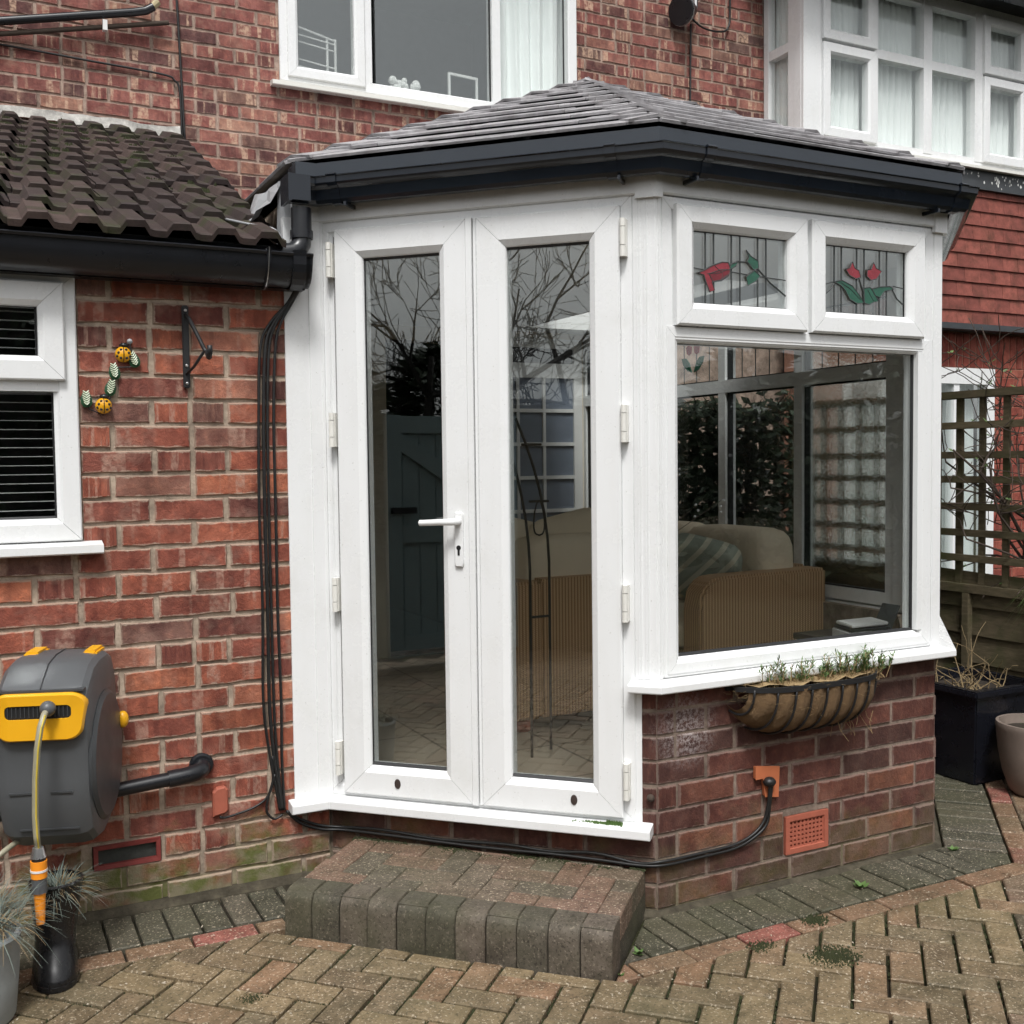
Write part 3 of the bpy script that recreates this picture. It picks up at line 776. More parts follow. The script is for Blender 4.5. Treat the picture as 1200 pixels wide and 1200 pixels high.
# eaves so that the wall does not stop in mid-air
b = B(); b.box((-2.3, 5.45, 5.6), (5.0, 6.2, 5.66)); b.build('soffit', 'white_paint', house)
b = B(); b.add([(-2.3, 5.4, 5.62), (5.0, 5.4, 5.62), (5.0, 9.5, 8.6), (-2.3, 9.5, 8.6), (-2.3, 5.4, 5.70), (5.0, 5.4, 5.70), (5.0, 9.5, 8.7), (-2.3, 9.5, 8.7)], [(0, 1, 2, 3), (4, 5, 6, 7), (0, 1, 5, 4), (2, 3, 7, 6), (0, 3, 7, 4), (1, 2, 6, 5)]); b.build('roof', 'tile_ext', house)
# upper window
win = B(); b = win
uwz0, uwz1 = 3.500, 4.875
mitred(b, F_house, UW[0], UW[1], 3.492, UW[3], [(0, -.08), (0, .004), (.004, .008), (.055, .008), (.062, .0), (.062, -.08)])
for u in (2.135, 2.967): b.box((u-.028, -.07, 3.55), (u+.028, .006, UW[3]-.05), W=F_house)
wn = b.build('window', 'upvc', house)
b = B(); mitred(b, F_house, 1.665, 2.118, 3.518, 4.83, sashprof(.062, .022, -.05)); b.build('opening_sash', 'upvc', wn)
pane(F_house, wn, 1.730, 2.064, 3.578, 4.77, -.012); pane(F_house, wn, 2.190, 2.935, 3.545, 4.82, -.022); pane(F_house, wn, 3.000, 3.455, 3.545, 4.82, -.022, 'glass_bay')
b = B(); b.sweep([(1.567, 6.0), (3.60, 6.0)], [(-.05, 3.455), (.05, 3.448), (.055, 3.452), (.055, 3.474), (-.05, 3.492)]); b.build('sill', 'upvc_old', wn)
# room behind it
b = B()
b.add([(1.2, 6.14, 2.95), (4.2, 6.14, 2.95), (4.2, 9, 2.95), (1.2, 9, 2.95), (1.2, 6.14, 5.3), (4.2, 6.14, 5.3), (4.2, 9, 5.3), (1.2, 9, 5.3)], [(0, 1, 2, 3), (4, 5, 6, 7), (0, 3, 7, 4), (1, 2, 6, 5), (2, 3, 7, 6)])
b.build('room', 'grey_wall', house)
b = B(); b.box((1.55, 6.085, 3.44), (3.6, 6.3, 3.53)); b.build('window_board', 'white_paint', house)
def curtain(x0, x1, y, z0, z1, folds, amp, name_label, parent=None, axis='x', seed=0, nm='curtain'):
    r = random.Random(seed); b = B(); n = folds*8; ph = [r.uniform(-.9, .9) for _ in range(folds+2)]
    rows = [z0, z0+(z1-z0)*.33, z0+(z1-z0)*.66, z1]; vs = []
    for ri, z in enumerate(rows):
        for i in range(n+1):
            t = i/n; k = t*folds; w_ = ph[int(k)]*(1-k % 1)+ph[int(k)+1]*(k % 1)
            q = x0+(x1-x0)*t + math.sin(ri*1.3+k)*.006; o = y+amp*math.sin(2*math.pi*k+w_)*(1-.25*ri/3)+amp*.4*math.sin(4.3*math.pi*k+w_*2)
            vs.append((q, o, z) if axis == 'x' else (o, q, z))
    fs = [(r_*(n+1)+i, r_*(n+1)+i+1, (r_+1)*(n+1)+i+1, (r_+1)*(n+1)+i) for r_ in range(3) for i in range(n)]
    b.add(vs, fs); o = b.build(nm, 'curtain', parent, smooth=True, recalc=False); 
    if name_label: tag(o, name_label, 'curtain')
    return o
curtain(3.02, 3.56, 6.16, 3.50, 4.86, 6, .035, 'pale gathered curtain behind the right pane of the upper house window', seed=3)
# things standing inside on the window board
rk = thing('airer', 'white wire clothes airer inside the left pane of the upper house window', 'clothes airer', (1.9, 6.25, 3.485))
for zz in (3.62, 3.66, 3.70, 3.80, 3.84):
    b = B(); b.tube([(1.62, 6.22, zz+.03), (2.02, 6.26, zz)], .005, 6); b.build('rail', 'white_paint', rk)
for xx in (1.98, 2.03):
    b = B(); b.tube([(xx, 6.26, 3.487), (xx, 6.26, 3.87)], .008, 6); b.build('post', 'white_paint', rk)
b = B(); b.tube([(1.62, 6.22, 3.93), (2.03, 6.26, 3.86)], .007, 6); b.build('top_rail', 'white_paint', rk)
fr_ = thing('picture_frame', 'white picture frame leaning behind the middle pane of the upper house window', 'picture frame', (2.85, 6.2, 3.485))
b = B(); FF = Frame((2.76, 6.14), .1)
mitred(b, FF, -.06, .15, 3.532, 3.74, [(0, 0), (0, .012), (.014, .012), (.014, 0)]); b.build('frame', 'white_paint', fr_)
fl = thing('flowers', 'bunch of white flowers behind the middle pane of the upper house window', 'flowers', (2.42, 6.2, 3.485))
b = B(); r = random.Random(4)
for i in range(16): b.sphere((2.42+r.uniform(-.09, .09), 6.14+r.uniform(-.03, .03), 3.60+r.uniform(-.03, .045)), r.uniform(.016, .03), 7, 5)
b.build('petals', 'white_paint', fl); b = B(); b.lathe((2.42, 6.14, 3.53), [(.03, 0), (.04, .05), (.03, .07)], 12); b.build('vase', 'white_paint', fl)
# pipes and cables on the house wall
o = B(); o.tube([(-1.2, 5.93, 3.17), (.2, 5.93, 3.545), (.84, 5.93, 3.70), (.90, 5.93, 3.718), (.94, 5.93, 3.745)], .022, 10); pp = thing('overflow_pipe', 'thick black overflow pipe crossing the brick wall at the upper left', 'pipe', (.3, 5.93, 3.5)); o.build('pipe', 'black_plastic', pp, smooth=True, angle=50)
o = B(); o.tube([(.935, 5.93, 3.742), (.965, 5.93, 3.775)], .019, 10); o.build('end_cap', 'copper', pp)
o = B(); o.tube([(-1.2, 5.95, 3.13), (.2, 5.95, 3.49), (1.02, 5.95, 3.685)], .013, 8); pp = thing('thin_pipe', 'thin brown pipe on the brick wall below the black overflow pipe', 'pipe', (.3, 5.95, 3.4)); o.build('pipe', 'bark', pp, smooth=True, angle=50)
o = B(); o.obox((.70, 5.935, 3.61), Vector((.011, 0, 0)), Vector((0, .016, 0)), Vector((0, 0, .026))); o.build('clip', 'white_paint', pp)
def cable(pts, r, nm, label, cat='cable', mat='cable', sub=5):
    P = [Vector(p) for p in pts]; out = []
    for i in range(len(P)-1):
        p0 = P[max(i-1, 0)]; p1 = P[i]; p2 = P[i+1]; p3 = P[min(i+2, len(P)-1)]
        for k in range(sub):
            t = k/sub; out.append(.5*((2*p1)+(p2-p0)*t+(2*p0-5*p1+4*p2-p3)*t*t+(3*p1-p0-3*p2+p3)*t**3))
    out.append(P[-1]); b = B(); b.tube(out, r, 6); o = b.build(nm, mat, None, smooth=True); tag(o, label, cat); return o
cable([(-1.2, 5.985, 3.50), (.21, 5.985, 3.455), (.6, 5.985, 3.44), (.98, 5.985, 3.425), (1.05, 5.985, 3.40), (1.075, 5.985, 3.34), (1.08, 5.985, 3.05)], .006, 'wall_cable', 'thin dark cable running level then turning down the brick wall above the lean-to roof')
cable([(1.05, 5.985, 5.5), (1.06, 5.985, 4.2), (1.075, 5.983, 3.7), (1.095, 5.985, 3.05)], .0065, 'wall_cable', 'straight vertical dark cable on the brick wall left of the upper window')
cable([(4.42, 5.985, 4.27), (4.415, 5.985, 3.9), (4.41, 5.985, 3.5), (4.41, 5.985, 3.1)], .007, 'wall_cable', 'vertical dark cable hanging below the black security lamp')
cable([(4.40, 5.96, 4.30), (4.5, 5.96, 4.25), (4.64, 5.97, 4.25), (4.73, 5.98, 4.30), (4.75, 5.985, 4.5), (4.76, 5.985, 5.4)], .007, 'wall_cable', 'dark cable looping from the security lamp up the wall beside the bay')
sec = thing('security_lamp', 'black round security lamp on the brick wall left of the bay window', 'lamp', (4.36, 5.95, 4.33))
b = B(); ax = Vector((-.85, -.28, -.22)).normalized(); c = Vector((4.40, 5.93, 4.33)); b.tube([c, c+ax*.05, c+ax*.10, c+ax*.13, c+ax*.15], [.03, .06, .075, .095, .095], 18); b.build('hood', 'black_plastic', sec, smooth=True, angle=40)
b = B(); b.tube([c+ax*.128, c+ax*.136], [.098, .098], 18); b.build('ring', 'chrome', sec)
b = B(); b.tube([(4.43, 5.95, 4.42), (4.43, 5.95, 4.37), c], .018, 8); b.build('bracket', 'chrome', sec)

# ------------------------------------------------------------------ lean-to extension
ext = thing('lean_to_extension', 'single storey red brick lean-to with brown tiled roof at the left', 'extension', (.3, 3.4, 0))
XW = (-.62, .296, 1.112, 1.917); VENT = (.297, .497, .140, .213); PIPEH = (.59, .66, .36, .45)
b = B(); holed_panel(b, F_ext, -1.5, 1.035, -.03, 2.02, [XW, VENT], -.12, -.006)
b.box((.94, 3.46, 0), (1.03, 6.0, 2.2)); ew = b.build('wall', 'mortar_ext', ext)
print('ext bricks', brick_wall(F_ext, ew, -1.5, 1.032, -.006, 1.95, [XW, VENT], 'brick_ext', -.006, .0743, .2225, .058, 1.5, .001, 'brick_ext_far', 300, .0135, None, .35, marg=600))
# hollow inside
b = B(); b.add([(-1.5, 3.53, 0), (-1.5, 6, 0), (-1.5, 6, 3), (-1.5, 3.53, 2.0)], [(0, 1, 2, 3)]); b.add([(-1.5, 4.4, 0), (.94, 4.4, 0), (.94, 4.4, 2.38), (-1.5, 4.4, 2.38)], [(0, 1, 2, 3)]); b.add([(-1.5, 3.5, .2), (.94, 3.5, .2), (.94, 6, .2), (-1.5, 6, .2)], [(0, 1, 2, 3)]); b.build('inner_wall', 'unlit_room', ext)
# air brick, low in the wall
av = B(); mitred(av, F_ext, VENT[0]+.003, VENT[1]-.003, VENT[2], VENT[3], [(0, -.03), (0, .004), (.013, .002), (.013, -.03)], 0); a_ = av.build('air_brick', 'vent_red', ew)
b = B(); b.box((VENT[0]+.01, -.022, VENT[2]+.008), (VENT[1]-.01, -.012, VENT[3]-.008), W=F_ext)
b.build('vent_mesh', 'vent_dark', ext)
# kitchen window
b = B(); mitred(b, F_ext, XW[0], XW[1], 1.139, XW[3], [(0, -.07), (0, .010), (.004, .014), (.05, .014), (.056, .006), (.066, .0), (.066, -.07)])
b.box((XW[0]+.05, -.06, 1.575), (XW[1]-.05, .010, 1.625), W=F_ext); wn = b.build('window', 'upvc', ext)
b = B(); mitred(b, F_ext, -.50, .262, 1.606, 1.888, sashprof(.070, .032, -.04)); b.build('opening_sash', 'upvc', wn)
pane(F_ext, wn, -.43, .190, 1.672, 1.820, -.010); pane(F_ext, wn, -.55, .229, 1.208, 1.570, -.016)
b = B(); b.sweep([(-.7, 3.40), (.350, 3.40)], [(-.05, 1.105), (.05, 1.10), (.055, 1.104), (.055, 1.126), (-.05, 1.145)]); b.build('sill', 'upvc', wn)
bl = thing('venetian_blind', 'dark slatted venetian blind behind the kitchen window at the far left', 'blind', (0, 3.48, 1.2))
slm = B(); slm.box((-.58, 3.462, -.0009), (.26, 3.480, .0009)); slm = slm.build('slat', 'slat', bl); sm = slm.data; slm.location.z = 1.20
z = 1.228
while z < 1.86:
    o = link_copy(sm, 'slat', 'slat', bl, Matrix.Translation((0, 0, z)) ); z += .0265
for u in (.035, -.25, -.5):
    b = B(); b.box((u-.011, 3.455, 1.19), (u+.011, 3.458, 1.87)); b.build('tape', 'tape', bl)
# roof of interlocking tiles
E0 = Vector((0, 3.285, 2.028)); E1 = Vector((0, 5.985, 3.10)); sdir = (E1-E0).normalized(); snor = Vector((0, -sdir.z, sdir.y)); SL = (E1-E0).length
XR = .886; NR = 11
rf = B(); rf.box((-1.7, 0, -.05), (XR-.02, SL, -.004), W=lambda x, y, z: E0+Vector((x, 0, 0))+sdir*y+snor*z); rf.box((-1.7, 3.42, 1.9), (.93, 3.46, 2.04)); rf = rf.build('roof', 'black_plastic', ext)
TW = .256; prof = []
for k in range(2):
    o_ = k*TW/2; prof += [(o_, .0), (o_+.034, .0), (o_+.050, .024), (o_+.100, .026), (o_+.116, .003)]
prof.append((TW, .0)); GA = SL/NR; n = len(prof); TH = .019
vs = []
for (y, lift) in ((-.035, .019), (-.03, .022), (GA+.02, .0)):
    vs += [(x, y, h+lift) for x, h in prof]
for (y, lift) in ((-.035, .019), (GA+.02, .0)):
    vs += [(x, y, h+lift-TH) for x, h in prof]
fs = []
for a, c in ((0, 1), (1, 2), (3, 0)):
    for i in range(n-1): fs.append((a*n+i, a*n+i+1, c*n+i+1, c*n+i))
fs += [(3*n+i, 4*n+i, 4*n+i+1, 3*n+i+1) for i in range(n-1)] + [(0, n, 2*n, 4*n, 3*n), (n-1, 3*n+n-1, 4*n+n-1, 2*n+n-1, n+n-1)]
me = bpy.data.meshes.new('roof_tile'); me.from_pydata(vs, [], fs)
bm = bmesh.new(); bm.from_mesh(me); bmesh.ops.recalc_face_normals(bm, faces=bm.faces); bm.to_mesh(me); bm.free(); me.materials.append(M['tile_ext'])
jr = random.Random(2)
for row in range(NR):
    for c in range(10):
        x = XR-(c+1)*TW+jr.uniform(-.003, .003)+.0170*row; p = E0+sdir*(row*GA)+Vector((x, 0, 0))
        Mw = Matrix.Identity(4)
        for i in range(3): Mw[i][0] = (1, 0, 0)[i]; Mw[i][1] = sdir[i]; Mw[i][2] = snor[i]; Mw[i][3] = p[i]
        Mw = Mw @ Matrix.Translation((0, jr.uniform(-.008, .008), jr.uniform(-.002, .004))) @ Matrix.Rotation(jr.uniform(-.015, .015), 4, 'Z') @ Matrix.Rotation(jr.uniform(-.012, .012), 4, 'X')
        link_copy(me, 'roof_tile', 'tile_ext', rf, Mw)
b = B(); jr = random.Random(8); n = 0
for i in range(60):
    x0 = -.3+jr.random()*1.2; y0 = (jr.random()**.6)*SL*.95+.1; rr = jr.uniform(.012, .035)
    if (y0 % GA) > GA*.5 and jr.random() < .6: y0 = (y0//GA)*GA+GA*.85
    for k in range(45):
        a = jr.random()*6.28; d = rr*math.sqrt(jr.random()); x = x0+d*math.cos(a)*1.6; y = y0+d*math.sin(a)
        ph = (x-XR-.0170*(y//GA)) % (TW/2); h = .004+(.024 if .052 < ph < .098 else 0)+.018*(1-(y % GA)/GA)
        s = jr.uniform(.004, .008); q = [E0+Vector((x+s*math.cos(a+j*2.09), 0, 0))+sdir*(y+s*math.sin(a+j*2.09))+snor*(h-.004) for j in range(3)]+[E0+Vector((x, 0, 0))+sdir*y+snor*(h+jr.uniform(.004, .012))]
        b.add(q, [(0, 1, 3), (1, 2, 3), (2, 0, 3)])
o = b.build('roof_moss', 'moss', ext, recalc=False); o['kind'] = 'stuff'
# pale flashing along the wall
b = B(); r = random.Random(3); vs = []; N = 40
for i in range(N+1):
    x = -1.7+(1.07+1.7)*i/N; j = r.uniform(-.012, .012)
    vs += [(x, 5.975, 3.155+j*.6), (x, 5.965, 3.10+j), (x, 5.92, 3.085+j)]
b.add(vs, [(3*i+k, 3*i+k+1, 3*i+k+4, 3*i+k+3) for i in range(N) for k in range(2)]); b.build('flashing', 'mortar_white', ext, recalc=False)
# deep black gutter
gt = B(); GP = []
for i in range(13):
    a = math.pi+math.pi*i/12; GP.append((.080+.062*math.cos(a), 1.995+.090*math.sin(a)))
GP = [(.014, 2.004)]+GP+[(.146, 2.004), (.150, 2.000), (.146, 1.993)]
GPi = [(.136, 1.993)]+[(.080+.055*math.cos(2*math.pi-math.pi*i/12), 1.995+.082*math.sin(2*math.pi-math.pi*i/12)) for i in range(1, 12)]+[(.022, 1.997)]
gt.sweep([(-1.6, 3.40), (.965, 3.40)], GP+GPi); gt = gt.build('gutter', 'black_plastic', ext, smooth=True, angle=35)
b = B(); b.sweep([(.955, 3.40), (.972, 3.40)], [(p[0], p[1]) for p in GP]); b.build('end_stop', 'black_plastic', ext)
for u, wd in ((.835, .006), (.93, .02), (-.2, .012)):
    b = B(); b.sweep([(u-wd, 3.40), (u+wd, 3.40)], [(.080+.068*math.cos(math.pi+math.pi*i/12), 1.993+.096*math.sin(math.pi+math.pi*i/12)) for i in range(13)]+[(.152, 2.010), (.138, 2.010), (.142, 1.99)]+[(.080+.063*math.cos(2*math.pi-math.pi*i/12), 1.993+.091*math.sin(2*math.pi-math.pi*i/12)) for i in range(13)][::1]); b.build('bracket', 'black_plastic', ext)
b = B(); b.box((-1.6, 3.345, 1.905), (.97, 3.399, 2.03)); b.build('fascia', 'black_plastic', ext)
b = B(); b.sweep([(.832, 3.40), (.8345, 3.40)], [(.080+.071*math.cos(math.pi*1.15+math.pi*.8*i/12), 1.993+.099*math.sin(math.pi*1.15+math.pi*.8*i/12)) for i in range(13)]+[(.158, 2.012), (.120, 2.014), (.12, 2.01)], closed_prof=False); b.build('strap', 'chrome', ext, recalc=False)

# ------------------------------------------------------------------ conservatory
con = thing('conservatory', 'white framed bay-fronted conservatory on a dark brick plinth with slate-grey tiled roof', 'conservatory', (2.4, 3.4, 0))
# plinth: mortar core and bricks
CV = (.490, .677, .079, .206)
b = B()
holed_panel(b, F_win, 0, X2-XC, -.03, .690, [CV], -.10, -.004)
b.box((-1.12, -.10, -.03), (.0, -.004, .235), W=F_door); b.box((-.068, -.10, .235), (-.0, -.004, .690), W=F_door)
b.box((.0, -.10, -.03), ((XS-X2)/S2, -.004, .690), W=F_r); b.box((0, -.10, -.03), (6-YS, -.004, .690), W=F_side)
pl = b.build('plinth', 'mortar_plinth', con)
kw = dict(rough=.5, proud=.001, jo=.0105, wild=.12, far_mat='brick_plinth_far')
n1 = brick_wall(F_win, pl, .002, X2-XC-.002, 0, .685, [CV], 'brick_plinth', 0, .0755, .222, .07, cap=140, **kw)
n2 = brick_wall(F_door, pl, -1.09, -.002, 0, .232, [], 'brick_plinth', 0, .0755, .222, .0, cap=60, **kw)
n3 = brick_wall(F_door, pl, -.064, -.002, .232, .685, [], 'brick_plinth', 0, .0755, .222, -.10, cap=30, **kw)
n4 = brick_wall(F_r, pl, .004, (XS-X2)/S2, 0, .685, [], 'brick_plinth', 0, .0755, .222, .03, cap=60, **kw)
print('plinth bricks', n1, n2, n3, n4)
# air vent
b = B(); u0, u1, z0, z1 = CV[0]+.004, CV[1]-.004, CV[2]+.002, CV[3]-.002
mitred(b, F_win, u0, u1, z0, z1, [(0, -.03), (0, .004), (.016, .004), (.018, -.002), (.018, -.03)], 0)
NX, NZ = 9, 6; a0, a1, c0, c1 = u0+.018, u1-.018, z0+.018, z1-.018
for i in range(NX+1):
    u = a0+(a1-a0)*i/NX; b.box((u-.0035, -.02, c0), (u+.0035, -.001, c1), W=F_win)
for i in range(NZ+1):
    z = c0+(c1-c0)*i/NZ; b.box((a0, -.019, z-.0035), (a1, -.0015, z+.0035), W=F_win)
av = b.build('air_vent', 'terracotta', con)
b = B(); b.box((u0, -.035, z0), (u1, -.024, z1), W=F_win); b.build('vent_back', 'gasket', av)
# sills
b = B(); b.sweep([(.895, CORN[1]), CORN, (XC-.012*S2, YC+.012*S2)], [(-.03, .234), (.052, .227), (.060, .231), (.060, .257), (.056, .260), (-.03, .270)]); b.build('door_sill', 'upvc', con, bevel=.0015)
b = B(); b.sweep([(XC-.075*S2, YC+.075*S2), (XC, YC), (X2, YC), (XS, YS), (XS, 6)], [(-.06, .672), (.058, .668), (.065, .672), (.065, .692), (.061, .696), (-.06, .709)]); b.build('window_sill', 'upvc', con, bevel=.0015)
# left cover panel beside the doors
b = B(); b.sweep([(.916, CORN[1]), CORN, (CORN[0]+.012, CORN[1]-.012)], [(-.01, .262), (.012, .262), (.012, 2.14), (-.01, 2.14)]); b.build('cover_panel', 'upvc', con)
b = B(); b.sweep([(.995, CORN[1]), CORN, (CORN[0]+.012, CORN[1]-.012)], [(.012, .263), (.017, .263), (.017, 2.14), (.012, 2.14)]); b.build('cover_trim', 'upvc', con)
# door frame
b = B(); mitred(b, F_door, -1.095, -.062, .264, 2.136, [(0, -.06), (0, .006), (.004, .010), (.036, .010), (.040, .004), (.052, .002), (.052, -.06)])
b.build('door_frame', 'upvc', con)
b = B(); b.box((-.080, -.05, .2635), (-.045, .003, .70), W=F_door); b.build('jamb', 'upvc', con)
def leaf(u0, u1, hinge_u, gu0, gu1, nm_label, handle):
    b = B(); mitred(b, F_door, u0, u1, .279, 2.103, [(0, -.04), (0, .022), (.004, .026), (.074, .026), (.092, .014), (.095, .009), (.095, -.04)])
    d = b.build('door', 'upvc', con); d['label'] = nm_label
    pane(F_door, d, gu0, gu1, .378, 2.006, .0, gw=.007)
    for z in (2.006, 1.464, .931, .395):
        h = B(); c = F_door(hinge_u, .036, z)
        for dz0, dz1 in ((-.055, -.024), (-.022, .03), (.032, .055)):
            h.tube([c+Vector((0, 0, dz0)), c+Vector((0, 0, dz1))], .0088, 10)
        h.box((hinge_u-.010, .010, z-.054), (hinge_u+.010, .030, z+.054), W=F_door)
        h.build('hinge', 'upvc_old', d, smooth=True, angle=40)
    s = B(); cu = (gu0+gu1)/2+(-.035 if handle else .075); s.lathe((0, 0, 0), [(.0001, .0), (.011, .0), (.012, .001), (.011, .003), (.0001, .004)], 16, W=lambda x, y, z: F_door(cu+x*.9, .026+z, .324+y*1.35)); s.build('emblem_plate', 'sticker', d)
    return d
d1 = leaf(-1.029, -.578, -1.044, -.937, -.667, 'left leaf of the french doors with the lever handle', True)
d2 = leaf(-.548, -.099, -.087, -.464, -.188, 'right leaf of the french doors without a handle', False)
b = B(); b.box((-.578, -.03, .279), (-.560, .030, 2.103), W=F_door); b.box((-.557, -.03, .279), (-.546, .021, 2.103), W=F_door); b.build('meeting_stile', 'upvc', d1)
b = B(); b.box((-.5605, -.03, .280), (-.5570, .012, 2.102), W=F_door); b.build('meeting_seal', 'gasket', d1)
# handle
h = B(); pts = [(-.011, -.085), (.011, -.085), (.0145, -.075), (.0145, .075), (.011, .085), (-.011, .085), (-.0145, .075), (-.0145, -.075)]
h.prism(pts, .026, .036, W=lambda x, y, z: F_door(-.612+x, z, 1.115+y), cham=.003)
hd = h.build('handle', 'upvc', d1)
h = B(); h.tube([F_door(-.612, .034, 1.172), F_door(-.612, .062, 1.172), F_door(-.622, .070, 1.172), F_door(-.66, .072, 1.171), F_door(-.728, .068, 1.168)], [.011, .011, .011, .010, .0095], 10); h.build('lever', 'upvc', hd, smooth=True, angle=60)
h = B(); h.lathe((0, 0, 0), [(.0001, 0), (.0075, 0), (.0075, .0012), (.0001, .0012)], 14, W=lambda x, y, z: F_door(-.612+x, .036+z, 1.090+y)); h.box((-.6155, .036, 1.066), (-.6085, .0372, 1.086), W=F_door); h.build('keyhole', 'gasket', hd)
# moss on the sill corner
ms = B(); jr = random.Random(6)
for i in range(420):
    u = -.10-abs(jr.gauss(0, .055)); n = .028+abs(jr.gauss(0, .006)); s = jr.uniform(.002, .005); p = F_door(u, n, .262); hh = jr.uniform(.003, .013)*(1 if u > -.15 else .5)
    ms.add([p+Vector((s*math.cos(a), s*math.sin(a), 0)) for a in (0, 2.1, 4.2)]+[p+Vector((0, 0, hh))], [(0, 1, 3), (1, 2, 3), (2, 0, 3)])
o = ms.build('sill_moss', 'leaf', con, recalc=False); o['kind'] = 'stuff'
# corner posts
def post(path, z0=.70, z1=2.13):
    b = B(); b.sweep(path, [(-.07, z0), (.012, z0), (.012, z1), (-.07, z1)]); return b.build('corner_post', 'upvc', con, bevel=.002)
cp = post([tuple(F_door(-.0625, 0, 0).to_2d()), (XC, YC), tuple(F_win(.0165, 0, 0).to_2d())])
for u in (-.052, -.044, -.030, -.022):
    b = B(); b.box((u, .012, .705), (u+.0045, .0145, 2.128), W=F_door); b.build('flute', 'upvc', cp)
b = B(); b.box((.004, .012, .705), (.0085, .0145, 2.128), W=F_win); b.build('flute', 'upvc', cp)
UE = X2-XC
post([tuple(F_win(1.131, 0, 0).to_2d()), (X2, YC), tuple(F_r(.06, 0, 0).to_2d())])
post([tuple(F_r((XS-X2)/S2-.06, 0, 0).to_2d()), (XS, YS), tuple(F_side(.10, 0, 0).to_2d())])
# front window
b = B(); FPR = [(0, -.06), (0, .006), (.004, .010), (.046, .010), (.050, .004), (.060, -.001), (.061, -.06)]
mitred(b, F_win, .017, 1.131, .704, 2.128, [(0, -.06), (0, .006), (.004, .010), (.036, .010), (.040, .004), (.048, .001), (.048, -.06)])
fw_ = b.build('window', 'upvc', con); fw_['label'] = 'front window with two stained-glass top lights over one large pane'
b = B(); mitred(b, F_win, .030, 1.118, .712, 1.752, [(0, -.05), (0, .004), (.003, .0125), (.032, .0125), (.046, .004), (.050, -.004), (.050, -.05)]); 
b.box((1.060, -.05, .765), (1.09, .0120, 1.71), W=F_win); b.build('bead', 'upvc', fw_)
b = B(); b.box((.04, -.05, 1.712), (1.11, .0105, 1.745), W=F_win); b.box((.558, -.05, 1.74), (.580, .0095, 2.11), W=F_win); b.build('transom', 'upvc', fw_)
pane(F_win, fw_, .080, 1.060, .766, 1.706, -.014, gw=.007)
def toplight(u0, u1, gu0, gu1, flower):
    b = B(); mitred(b, F_win, u0, u1, 1.752, 2.106, [(0, -.03), (0, .026), (.006, .032), (.050, .032), (.066, .018), (.070, .012), (.070, -.03)])
    s = b.build('top_light', 'upvc', fw_)
    pane(F_win, s, gu0, gu1, 1.822, 2.037, .002, 'glass_top', gw=.005)
    # lead cames
    b = B(); wd = gu1-gu0
    for t in (.13, .215, .40, .49, .68, .77): b.box((gu0+wd*t-.0022, .002, 1.822), (gu0+wd*t+.0022, .0045, 2.037), W=F_win)
    b.box((gu0, .002, 1.925), (gu1, .0042, 1.9285), W=F_win) if False else None
    def line(pts, r=.0016):
        b.tube([F_win(gu0+wd*x, .004 if r > .0011 else .0066, 1.822+.215*z) for x, z in pts], r, 5)
    def blob(poly, mat, nm):
        g = B(); g.prism(ccw([(gu0+wd*x, 1.822+.215*z) for x, z in poly]), .0046, .0062 if mat != 'tulip_dark' else .0068, W=lambda x, y, z: F_win(x, z, y)); g.build(nm, mat, s)
        b.tube([F_win(gu0+wd*x, .0058, 1.822+.215*z) for x, z in poly+poly[:1]], .0019, 5)
    if flower == 1:
        line([(0, .49), (.05, .48), (.14, .47)]); line([(.36, .48), (.6, .45), (1, .42)]); line([(.38, .56), (.46, .63), (.55, .63), (.68, .55), (.82, .36), (.99, .19)], .0026)
        blob([(.05, .42), (.12, .47), (.20, .54), (.30, .60), (.36, .60), (.385, .52), (.37, .42), (.29, .34), (.19, .31), (.22, .20), (.17, .17), (.13, .31), (.11, .40)], 'tulip_red', 'petal')
        blob([(.16, .42), (.28, .49), (.37, .50), (.36, .43), (.28, .35), (.20, .32)], 'tulip_dark', 'petal')
        blob([(.375, .50), (.44, .56), (.46, .62), (.39, .58)], 'tulip_green', 'leaf')
        blob([(.55, .80), (.60, .72), (.68, .66), (.685, .56), (.63, .53), (.56, .64), (.58, .70)], 'tulip_green', 'leaf')
        blob([(.64, .52), (.70, .45), (.66, .38), (.57, .30), (.55, .42), (.60, .48)], 'tulip_green', 'leaf')
        line([(.22, .54), (.30, .44), (.29, .34)], .00105); line([(.14, .42), (.26, .44), (.35, .5)], .00105)
    else:
        line([(0, .40), (.12, .46)]); line([(.85, .47), (1, .44)]); line([(.42, .56), (.46, .42), (.50, .28)], .0022); line([(.60, .52), (.55, .40), (.52, .28)], .0022); line([(.82, .46), (.9, .28), (.98, .20)], .0022); line([(.0, .24), (.08, .34), (.14, .46)], .0022)
        blob([(.26, .66), (.31, .69), (.34, .78), (.37, .69), (.42, .66), (.44, .56), (.38, .53), (.30, .58)], 'tulip_red', 'petal')
        blob([(.52, .68), (.57, .70), (.60, .80), (.63, .72), (.70, .68), (.64, .56), (.57, .53), (.52, .58)], 'tulip_red', 'petal')
        blob([(.12, .46), (.22, .49), (.34, .42), (.42, .30), (.48, .18), (.40, .16), (.31, .22), (.26, .34), (.20, .42)], 'tulip_green', 'leaf')
        blob([(.48, .40), (.56, .42), (.60, .36), (.66, .22), (.60, .20), (.55, .16), (.49, .18)], 'tulip_green', 'leaf')
        blob([(.58, .40), (.68, .44), (.80, .46), (.85, .42), (.74, .38), (.68, .28), (.62, .30)], 'tulip_green', 'leaf')
        line([(.2, .46), (.33, .36), (.44, .22)], .00105); line([(.53, .38), (.57, .28), (.6, .22)], .00105)
    b.build('lead_came', 'came', s)
    return s
